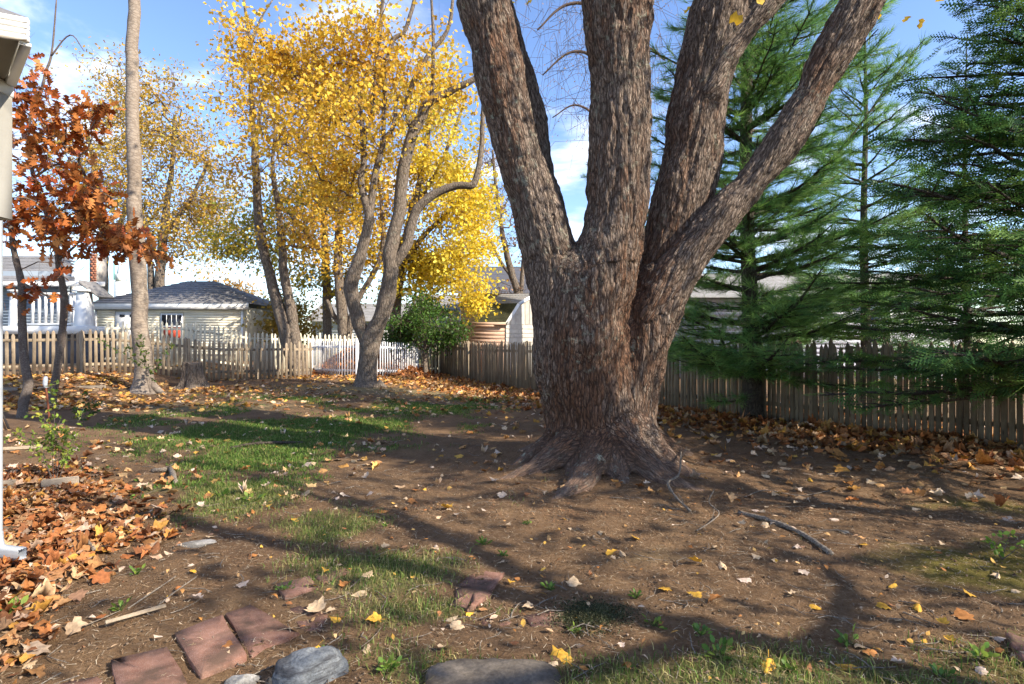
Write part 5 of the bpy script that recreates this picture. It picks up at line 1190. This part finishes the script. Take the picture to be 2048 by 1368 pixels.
# stump
sc_ = G(386, 776); stp = thing('tree_stump', 'short weathered tree stump before the picket fence', 'stump', sc_); n, rows = 40, 16; v = []
for k in range(rows):
    z = k / (rows - 1); rr = .8 * (.34 + .30 * math.exp(-z * 4.5)) * (1 - .06 * z)
    for a in np.arange(n) / n * 2 * math.pi:
        fl = 1 + .26 * math.exp(-z * 3) * math.sin(5 * a + .8) + .07 * math.sin(11 * a + 2 * z) + .05 * math.sin(3 * a + 4 * z) - .22 * math.exp(-((a - 4.35) / .28) ** 2) * (1 - .3 * z); v.append((sc_.x + math.cos(a) * rr * fl, sc_.y + math.sin(a) * rr * fl, sc_.z - .05 + z * (.80 + .04 * math.sin(2 * a))))
v.append((sc_.x, sc_.y, sc_.z + .76)); F = [[a * n + b, a * n + (b + 1) % n, (a + 1) * n + (b + 1) % n, (a + 1) * n + b] for a in range(rows - 1) for b in range(n)] + [[(rows - 1) * n + b, (rows - 1) * n + (b + 1) % n, rows * n] for b in range(n)]
mb = MB(); mb.add(v, F); mb.obj('wood', MT['maple_bark'], stp, smooth=True)

# ------------------------------------------------------------------ leaf litter
DRY = [(.46, .20, .055), (.40, .155, .045), (.52, .30, .12), (.56, .40, .24), (.60, .47, .36), (.27, .115, .05), (.62, .36, .07)]
def fencedist(x, y):
    p = np.array([fa, fb_, fc, fd]); out = np.full(np.shape(x), 99.0)
    for k in range(3):
        a, b = p[k], p[k + 1]; ab = b - a; t = np.clip(((x - a[0]) * ab[0] + (y - a[1]) * ab[1]) / (ab @ ab), 0, 1); dx, dy = x - a[0] - t * ab[0], y - a[1] - t * ab[1]
        sgn = (dx * ab[1] - dy * ab[0]) ; d = np.hypot(dx, dy); out = np.minimum(out, np.where(sgn < 0, d, d)); 
    return out
DRYB = [(.36, .135, .04), (.29, .10, .034), (.42, .21, .08), (.44, .30, .17), (.19, .078, .034), (.50, .37, .27), (.50, .26, .05)]
BED = [(-3.75, 4.45, .62, .7, 1), (-4.8, 5.5, .7, .8, 1), (-3.3, 3.85, .42, .38, 1), (-2.9, 3.35, .25, .27, .8), (-5.9, 6.6, .8, .5, .9), (-3.0, 4.65, .25, .2, .6), (-2.55, 2.9, .2, .22, .6)]
BACK = [(-11.5, 13.6, 3.2, 1.0, 1), (-8.5, 16.3, 1.6, .7, .7), (-3.2, 20.6, 2.4, 1.6, .9), (-1.2, 19.4, 1.8, 1.3, .9), (-5.8, 21, 2.5, .9, .6), (-12.6, 15.8, 2.4, 1.0, .9)]
def lay(n, xs, ys, dens, size, cols, cw, name, label, tpl=MAPLE, amt=.5, pile=.0, lieflat=.35, szj=(.55, 1.25)):
    x = rng.uniform(*xs, n); y = rng.uniform(*ys, n); p = dens(x, y); k = rng.random(n) < p; x, y, p = x[k], y[k], p[k]; n = len(x)
    z = gq(x, y) + .010 + pile * np.clip(p, 0, 1) * rng.random(n); a = rng.uniform(0, 2 * math.pi, n)
    d = np.stack([np.cos(a), np.sin(a), rng.normal(size=n) * lieflat * .6], 1); up = rdir(n) * lieflat + (0, 0, 1.0)
    mb = MB(); c = pal(cols, n, .2, cw); scatter(mb, curl(tpl, n, amt), tpl[1], np.stack([x, y, z + .012], 1), rotmats(n, d, up), size * rng.uniform(*szj, n), c)
    o = mb.obj(name, MT['dry_leaf']); print(name, n); return tag(o, label, 'leaves', kind='stuff')
clear = lambda x, y: 1 - np.exp(-((x - TREE[0]) ** 2 + (y - TREE[1]) ** 2) / .9)
lay(13000, (-7, -1.8), (2.4, 7.6), lambda x, y: np.clip(blobs(x, y, BED) ** 1.5 * 1.2 + .15 * fb2(x, y, 2, 2, 3) * blobs(x, y, BED), 0, 1) * (1 - .9 * np.exp(-((x + 3.45) ** 2 + (y - 3.92) ** 2) / .05)), .105, DRYB, [3, 3, 2.4, 2, 3, 1.2, 1.0], 'leaf_litter', 'deep bed of orange and brown fallen leaves at lower left', amt=.62, pile=.055, lieflat=.5)
lay(50000, (-15, 4), (12.5, 23.5), lambda x, y: np.clip(blobs(x, y, BACK) ** 1.4 + .03, 0, 1) * .75, .15, DRY, [3.5, 2.5, 3, 2, 1, 1.5, 3], 'leaf_litter', 'orange fallen leaves banked along the back fences', STAR, .3, .06, .6)
lay(42000, (-4, 9.6), (5.5, 26), lambda x, y: np.clip(1.35 * np.exp(-(fencedist(x, y) / 1.45) ** 1.6) + .10 * np.exp(-(fencedist(x, y) / 2.6) ** 2), 0, 1) * .8 * clear(x, y), .14, DRYB, [4, 3, 3, 2, 2, .8, 2.5], 'leaf_litter', 'drift of brown and tan fallen leaves along the stockade fence', MAPLE, .8, .07, .65)
lay(9000, (-7, -1.6), (2.4, 7.6), lambda x, y: np.clip(blobs(x, y, BED) * 1.1, 0, 1), .06, DRYB, [2, 3, 3, 2, 4, 2, .6], 'leaf_litter', 'small curled pale and brown leaves mixed through the leaf bed', OVAL, .7, .10, .7)
lay(5200, (-9, 7), (5.6, 17), lambda x, y: (.30 + .25 * fb2(x, y, .8, 2, 9)) * clear(x, y), .10, DRY, [1.5, 1, 3, 3, 3, 1, 1.3], 'leaf_litter', 'scattered small dry leaves over lawn and bare soil', MAPLE, .6, .0, .5, (.45, 1.3))
lay(1500, (-2.6, 4.6), (2.3, 5.6), lambda x, y: .28 + .2 * fb2(x, y, 1.4, 2, 12), .05, DRY, None, 'leaf_litter', 'leaf crumbs and small dry fragments on the foreground soil', OVAL, .5, .0, .4)
# single leaves lying in the open, each a thing of its own
tpls = []
for k in range(6):
    m = MB(); m.add(curl(MAPLE, 1, .42)[0], MAPLE[1]); v = m.v[0]
    st = np.array([[0, -.4, 0], [.02, -.6, .03], [.06, -.82, .02]]); twigs(m, st[None], np.array([[.012, .011, .010]]), 3); tpls.append(m)
LC = {'golden yellow': (.66, .36, .05), 'pale tan': (.58, .42, .26), 'rusty orange': (.48, .20, .06), 'pinkish buff': (.60, .46, .36)}
lm = {}
for nm, c in LC.items():
    for k, m in enumerate(tpls):
        q = MB(); q.v, q.f, q.n = m.v, m.f, m.n; q.c = [np.broadcast_to(np.array(c) * (1 + .12 * (k - 2.5) / 2.5), (len(v), 3)) for v in m.v]; lm[nm, k] = q.mesh('fallen_leaf', MT['dry_leaf'])
def fleaf(px, py, wpx, nm, rot=None, label=None):
    g = G(px, py); s = wpx / FPX * g.y / 1.15; o = inst('fallen_leaf', lm[nm, R.randrange(6)], None, (g.x, g.y, float(gq(g.x, g.y)[0]) + .022), (R.gauss(0, .22), R.gauss(0, .22), R.uniform(0, 6.28) if rot is None else rot), (s, s, s))
    lx, ly, ln = min(MARKS, key=lambda m: (m[0] - px) ** 2 + (2 * (m[1] - py)) ** 2); dx, dy = px - lx, 2 * (py - ly)
    way = ('right of' if dx > 0 else 'left of') if abs(dx) > abs(dy) else ('in front of' if dy > 0 else 'behind'); near_ = 'just ' if abs(dx) + abs(dy) < 110 else ''
    tag(o, label or f'{nm} fallen leaf {near_}{way} {ln}', 'leaf', 'single leaves lying on the open soil')
MARKS = [(425, 1300, 'the middle paver of the row'), (525, 1262, 'the right paver of the row'), (595, 1178, 'the small paver'), (955, 1172, 'the broken slab'), (1182, 1226, 'the dark moss cushion'), (985, 1340, 'the flat brown stone'), (622, 1340, 'the angular grey rock'), (391, 1080, 'the whitish flat stone'), (1145, 1020, 'the long front root'), (1335, 985, 'the right root'),
         (1490, 1028, 'the far end of the fallen branch'), (1655, 1108, 'the near end of the fallen branch'), (1410, 1050, 'the thin curved twig'), (2005, 1110, 'the bright seedling'), (1900, 1150, 'the mossy patch'), (968, 1090, 'the leafy weed'), (1272, 1192, 'the weed in the open soil'), (1700, 1290, 'the upright weed'), (1440, 1320, 'the broad leaved weed'), (1960, 1325, 'the spreading weed'), (535, 890, 'the dark branch on the grass'), (505, 1010, 'the yellow green sprig'), (335, 950, 'the knobbly branch piece'), (760, 940, 'the shaded lawn edge'), (1800, 960, 'the fence leaf drift'), (2020, 1290, 'the slab at the right edge')]
for a in [(632, 1222, 50, 'pale tan', .9, 'pale tan leaf with stalk lying on the half buried paver'), (718, 1188, 36, 'pale tan', None, 'pale leaf in the grass tuft left of the broken slab'), (692, 1174, 30, 'rusty orange', None, 'rusty leaf in the grass tuft beside the narrow paver'),
          (1120, 1312, 62, 'golden yellow', .4, 'large golden leaf with long stalk right of the flat brown stone'), (1534, 1345, 56, 'golden yellow', 2.6, 'bright yellow pointed leaf near the bottom edge right of centre'), (1700, 1338, 60, 'golden yellow', 1.5, 'broad yellow leaf near the bottom edge at right'),
          (917, 1252, 36, 'pale tan', None, 'round tan leaf below the soil covered paver fragment'), (748, 1246, 34, 'golden yellow', None, 'small golden leaf below the pale grass right of the pavers'), (1148, 1164, 34, 'pale tan', None, 'tan leaf with stalk on lit soil before the old maple'), (1242, 1116, 26, 'pale tan', None, 'small tan leaf on soil in front of the old maple roots'),
          (757, 1028, 44, 'rusty orange', None, 'rusty lobed leaf on bare soil left of the old maple'), (1925, 1238, 42, 'rusty orange', None, 'brown leaf on soil at the right near the mossy patch'), (895, 1022, 30, 'golden yellow', None, 'yellow leaf standing on soil left of the forked root'), (60, 1325, 70, 'pale tan', .6, 'large tan maple leaf at the bottom left corner'), (730, 1300, 30, 'pale tan', None, 'pale leaf right of the angular grey rock')]: fleaf(*a)
for k in range(170):
    px, py = R.uniform(380, 2040), 1368 - 500 * R.random() ** .75
    if 1040 < px < 1400 and py < 1040 or (py < 930 and px > 1050): continue
    g = G(px, py); fleaf(px, py, R.uniform(.04, .105) * FPX / g.y, R.choice(['golden yellow', 'pale tan', 'pale tan', 'rusty orange', 'pinkish buff']))
# heap of leaves inside the pen
pc = np.array([ppos(738, 23.6)[0], 23.6]); n = 4200; u = rng.normal(size=(n, 2)) * (1.15, .7); x, y = pc[0] + u[:, 0], pc[1] + u[:, 1]; h = 1.2 * np.exp(-(u[:, 0] / 1.7) ** 2 - (u[:, 1] / 1.1) ** 2)
mb = MB(); nx_ = 24; uu, vv = np.meshgrid(np.linspace(-2, 2, nx_), np.linspace(-1.5, 1.5, nx_)); hz = gz(pc[0] + uu, pc[1] + vv) - .03 + 1.18 * np.exp(-(uu / 1.7) ** 2 - (vv / 1.1) ** 2); ii, jj = np.meshgrid(np.arange(nx_ - 1), np.arange(nx_ - 1), indexing='ij'); qq = ii * nx_ + jj
mb.add(np.stack([pc[0] + uu, pc[1] + vv, hz], -1).reshape(-1, 3), np.stack([qq, qq + 1, qq + nx_ + 1, qq + nx_], -1).reshape(-1, 4), (.2, .09, .04)); scatter(mb, STAR[0], STAR[1], np.stack([x, y, gz(x, y) + h + .02], 1), rotmats(n, rdir(n), rdir(n, 1.)), .16 * rng.uniform(.6, 1.2, n), pal([(.30, .11, .04), (.40, .17, .05), (.22, .09, .04)], n))
tag(mb.obj('leaf_heap', MT['dry_leaf']), 'heap of brown leaves inside the white pen', 'leaves', kind='stuff')

# ------------------------------------------------------------------ grass, weeds, straw, bushes
def blades(n, xs, ys, dens, h, wd, cols, cw, name, label, lean=.5):
    x = rng.uniform(*xs, n); y = rng.uniform(*ys, n); k = rng.random(n) < dens(x, y); x, y = x[k], y[k]; n = len(x); z = gq(x, y) - .004
    a = rng.uniform(0, 2 * math.pi, n); s = np.stack([np.cos(a), np.sin(a), 0 * a], 1) * (wd * rng.uniform(.6, 1.3, n))[:, None]; L = (h * rng.uniform(.45, 1.3, n))[:, None]
    b = rng.uniform(0, 2 * math.pi, n); ln = np.stack([np.cos(b), np.sin(b), 0 * b], 1) * (np.abs(rng.normal(size=n)) * lean)[:, None]; p = np.stack([x, y, z], 1)
    m = p + L * .55 * (ln * .35 + (0, 0, 1)); t = p + L * (ln + (0, 0, .85)); v = np.stack([p - s, p + s, m + s * .7, m - s * .7, t], 1).reshape(-1, 3); o = np.arange(n)[:, None] * 5
    mb = MB(); mb.add(v, np.concatenate([o + np.array([0, 1, 2]), o + np.array([0, 2, 3]), o + np.array([3, 2, 4])]), np.repeat(pal(cols, n, .2, cw), 5, 0)); ob = mb.obj(name, MT['grass']); print(name, n); return tag(ob, label, 'grass', kind='stuff')
GC = [(.075, .15, .025), (.115, .20, .035), (.18, .25, .055), (.36, .30, .13), (.27, .25, .08)]
blades(330000, (-9, 3), (6.2, 17.5), lambda x, y: np.clip((turf(x, y) - .34) * 1.9, 0, 1), .055, .0065, GC, [4, 4, 2, .8, .8], 'grass', 'patchy green lawn in the middle of the yard')
blades(120000, (-3.4, 4.2), (2.2, 6.4), lambda x, y: np.clip((turf(x, y) - .22) * 1.8, 0, 1) ** 1.1, .055, .0028, GC, [2.2, 3, 2.4, 4, 2], 'grass', 'thin green and straw grass tufts in the foreground', .8)
def straws(n, xs, ys, L, r, cols, name, label, dens=None):
    x = rng.uniform(*xs, n); y = rng.uniform(*ys, n)
    if dens is not None: k = rng.random(n) < dens(x, y); x, y = x[k], y[k]; n = len(x)
    a = rng.uniform(0, 2 * math.pi, n); l = L * rng.uniform(.3, 1.4, n); d = np.stack([np.cos(a), np.sin(a), rng.normal(size=n) * .12], 1) * l[:, None]; p = np.stack([x, y, gq(x, y) + .009], 1); s = np.stack([-np.sin(a), np.cos(a), 0 * a], 1) * r
    md = p + d * .5 + s * rng.normal(size=(n, 1)) * 4 + (0, 0, .004); v = np.stack([p - s, p + s, md - s, md + s, p + d], 1).reshape(-1, 3); o = np.arange(n)[:, None] * 5
    mb = MB(); mb.add(v, np.concatenate([o + np.array([0, 1, 3]), o + np.array([0, 3, 2]), o + np.array([2, 3, 4])]), np.repeat(pal(cols, n, .25), 5, 0)); return tag(mb.obj(name, MT['dry_leaf']), label, 'litter', kind='stuff')
straws(30000, (-3, 5.2), (2.2, 7.2), .045, .0014, [(.42, .31, .19), (.30, .18, .10), (.22, .12, .06), (.5, .42, .3)], 'straw_litter', 'fine straw and dead needles strewn on the foreground soil')
straws(14000, (-1, 7), (5, 10.5), .07, .0024, [(.34, .17, .08), (.42, .25, .13), (.24, .12, .06)], 'straw_litter', 'reddish dead pine needles around the old maple', lambda x, y: .8 + 0 * x)
def weed(px, py, s, n, label, cols=GRN[1:3], tall=.5):
    g = G(px, py); z = float(gq(g.x, g.y)[0]); o = thing('weed_plant', label, 'plant', (g.x, g.y, z), 'small green weeds on the soil'); mb = MB(); a = rng.uniform(0, 2 * math.pi, n); el = rng.uniform(.15, 1.0, n) * tall * 2
    d = np.stack([np.cos(a) * np.cos(el), np.sin(a) * np.cos(el), np.sin(el)], 1); p = np.array([[g.x, g.y, z + .005]]) + d * rng.uniform(.1, .9, (n, 1)) * s
    scatter(mb, OVAL[0], OVAL[1], p, rotmats(n, d + (0, 0, .1), rdir(n, 1.5)), s * rng.uniform(.45, .8, n), pal(cols, n, .15)); mb.obj('leaves', MT['green_leaf'], o)
    q = np.stack([np.repeat([[g.x, g.y, z - .01]], n, 0), (p + (g.x, g.y, z)) / 2, p], 1); m2 = MB(); twigs(m2, q, np.repeat([[.0022, .0018, .0012]], n, 0), 3); m2.obj('stem', MT['green_leaf'], o); m2_c = o.children[-1].data.attributes.new('col', 'FLOAT_COLOR', 'POINT'); m2_c.data.foreach_set('color', np.tile([.08, .14, .03, 1], len(o.children[-1].data.vertices)).astype(np.float32))
for k, (px, py, s, lb) in enumerate([(968, 1090, .10, 'leafy green weed on soil left of the old maple front'), (1004, 1108, .07, 'small weed just right of the leafy one'), (1054, 1048, .06, 'tiny weed by the tip of the forked root'), (1100, 1172, .09, 'weed on soil right of the broken slab'), (1272, 1192, .07, 'weed at the edge of the curved shadow'), (1310, 1250, .10, 'weed tuft at the upper edge of the foreground grass'),
        (1700, 1290, .11, 'upright weed in the shaded grass at right'), (1440, 1320, .12, 'broad leaved weed among grass at bottom right of centre'), (1960, 1325, .12, 'spreading weed near the bottom right corner'), (1880, 1360, .10, 'weed at the bottom edge toward the right'), (770, 1060, .05, 'tiny weed below the lawn edge'), (505, 1010, .16, 'pale yellow green sprig at the lower lawn edge'), (440, 1000, .14, 'yellow green sprig left of the pale one'),
        (570, 1185, .08, 'weed clump beside the small paver'), (640, 1310, .07, 'weed at the corner of the right paver'), (780, 1345, .10, 'upright leafy weed right of the grey rock'), (240, 1220, .10, 'green weed in front of the leaf bed'), (275, 1150, .09, 'yellow green weed in the leaf bed edge'), (20, 1240, .14, 'bright green plant at the left edge'), (1580, 1350, .08, 'small weed by the bright yellow leaf'), (1150, 1255, .07, 'weed beside the dark moss'), (1400, 1275, .08, 'weed in the shade band of the foreground')]): weed(px, py, s * .62, R.randrange(14, 24), lb, GRN[1:3] + [(.22, .30, .05)])
def bush(name, label, px, py, stems, leafs, size, cols, h_, cat='shrub', bark='sapling_bark', lr=.004):
    g = G(px, py); o = thing(name, label, cat, g); m1, m2 = MB(), MB()
    for s in stems:
        d = g.y; q = [tuple(P(p[0], p[1], d + (p[2] if len(p) > 2 else 0))) for p in s]; c = spline(q, 5); tube(m1, c, np.linspace(lr, lr * .35, len(c)), 5)
        k = c[rng.choice(np.arange(len(c) // 3, len(c)), leafs)]; sd = rdir(leafs, .3) * rng.uniform(.02, .11, (leafs, 1)); twigs(m1, np.stack([k, k + sd * .6, k + sd], 1), np.repeat([[.0018, .0014, .001]], leafs, 0), 3)
        for u in (.55, .8, 1.0): scatter(m2, OVAL[0], OVAL[1], k + sd * u, rotmats(leafs, sd + rng.normal(size=sd.shape) * .05, rdir(leafs, 1.2)), size * rng.uniform(.6, 1.2, leafs), pal(cols, leafs, .15))
    m1.obj('stems', MT[bark], o); m2.obj('leaves', MT['green_leaf'], o)
LG = [(.20, .30, .045), (.28, .36, .07), (.10, .19, .03), (.40, .38, .06)]
bush('rose_bush', 'leafy light green rose bush growing out of the leaf bed', 112, 968, [[(108, 968), (104, 900), (98, 850), (70, 822)], [(112, 968), (110, 880), (108, 820), (104, 775)], [(112, 968), (122, 910), (135, 870), (160, 838)], [(106, 968), (85, 910), (60, 880), (28, 868)], [(115, 968), (128, 930), (142, 905), (150, 880)], [(110, 968), (92, 925), (88, 890), (100, 860)], [(112, 968), (118, 915), (112, 870), (120, 840)]], 28, .050, LG, .8)
bush('shrub', 'thin leafy sapling in front of the left lawn edge', 165, 852, [[(165, 852), (172, 825), (178, 800), (182, 785)], [(168, 848), (160, 828), (150, 818)], [(172, 830), (190, 818), (200, 812)]], 12, .085, [(.05, .11, .02), (.09, .16, .03)], .8)
bush('shrub', 'wispy green shrub crossing the pale trunk and picket fence', 268, 790, [[(300, 786), (304, 760), (292, 735), (270, 715)], [(300, 786), (296, 740), (275, 690), (255, 700)], [(300, 786), (285, 740), (240, 705), (200, 680)], [(300, 786), (310, 740), (330, 710), (342, 690)], [(300, 786), (288, 720), (285, 690), (280, 668)]], 22, .085, [(.05, .10, .02), (.08, .14, .03), (.2, .22, .05)], .8)
bush('shrub', 'bright green seedling by the right edge', 2005, 1120, [[(2005, 1120), (2010, 1095), (2018, 1072)], [(2005, 1120), (1992, 1100), (1985, 1085)], [(2006, 1118), (2030, 1100), (2040, 1085)]], 7, .045, [(.26, .36, .05), (.16, .28, .04)], .3)
bush('bramble', 'trailing green stem across the leaf bed', 30, 1000, [[(20, 990), (60, 1025), (110, 1050), (150, 1080)], [(60, 1025), (75, 1065), (100, 1085)], [(230, 1180), (240, 1130), (262, 1060), (268, 1000)], [(262, 1060), (275, 1020), (285, 975)]], 8, .055, [(.08, .17, .03), (.14, .22, .04)], .3, 'plant')
# dark moss cushion beside the paver fragment
n = 5200; u = rng.normal(size=(n, 2)) * (.11, .085); mg = G(1182, 1226); x, y = mg.x + u[:, 0], mg.y + u[:, 1]; mb = MB(); scatter(mb, OVAL[0], OVAL[1], np.stack([x, y, gq(x, y) + .004 + .018 * np.exp(-(u ** 2).sum(1) / .02)], 1), rotmats(n, rdir(n, .8), rdir(n)), .012 * rng.uniform(.6, 1.3, n), pal([(.035, .045, .02), (.06, .07, .03), (.16, .15, .08)], n)); tag(mb.obj('moss_patch', MT['grass']), 'dark round moss cushion beside the paver fragment', 'moss', kind='stuff')

# clods and pebbles, broken twigs
n = 9000; y = 2.1 + 7.5 * rng.random(n) ** 1.7; x = (rng.random(n) * 2 - 1) * .95 * y; oc = np.array([[1, 0, 0], [-1, 0, 0], [0, 1, 0], [0, -1, 0], [0, 0, .7], [0, 0, -.7]], float); of_ = np.array([[0, 2, 4], [2, 1, 4], [1, 3, 4], [3, 0, 4], [2, 0, 5], [1, 2, 5], [3, 1, 5], [0, 3, 5]])
tv = oc[None] * rng.uniform(.55, 1.25, (n, 6, 1)); mb = MB(); scatter(mb, tv, of_, np.stack([x, y, gq(x, y) + .004], 1), rotmats(n, rdir(n), rdir(n)), .0035 + .011 * rng.random(n) ** 3, pal([(.13, .08, .045), (.20, .13, .075), (.09, .055, .033), (.27, .20, .14)], n, .2)); tag(mb.obj('soil_crumbs', MT['dry_leaf']), 'crumbs of soil and small pebbles on the bare ground', 'soil', kind='stuff')
n = 620; y = 2.3 + 9 * rng.random(n) ** 1.5; x = (rng.random(n) * 2 - 1) * .9 * y; a = rng.uniform(0, 6.28, n); L = rng.uniform(.04, .26, n)[:, None]; d = np.stack([np.cos(a), np.sin(a), 0 * a], 1) * L; p = np.stack([x, y, gq(x, y) + .012], 1); side = np.stack([-np.sin(a), np.cos(a), 0 * a], 1) * L * rng.normal(size=(n, 1)) * .12
q = np.stack([p, p + d * .35 + side, p + d * .7 + side * .6, p + d], 1); q[:, 1:, 2] += rng.random((n, 3)) * .012; mb = MB(); twigs(mb, q, rng.uniform(.0015, .0042, (n, 1)) * np.array([[1, .95, .8, .5]]), 5); tag(mb.obj('twig_litter', MT['dead_wood']), 'small broken twigs strewn over the ground', 'twigs', kind='stuff')
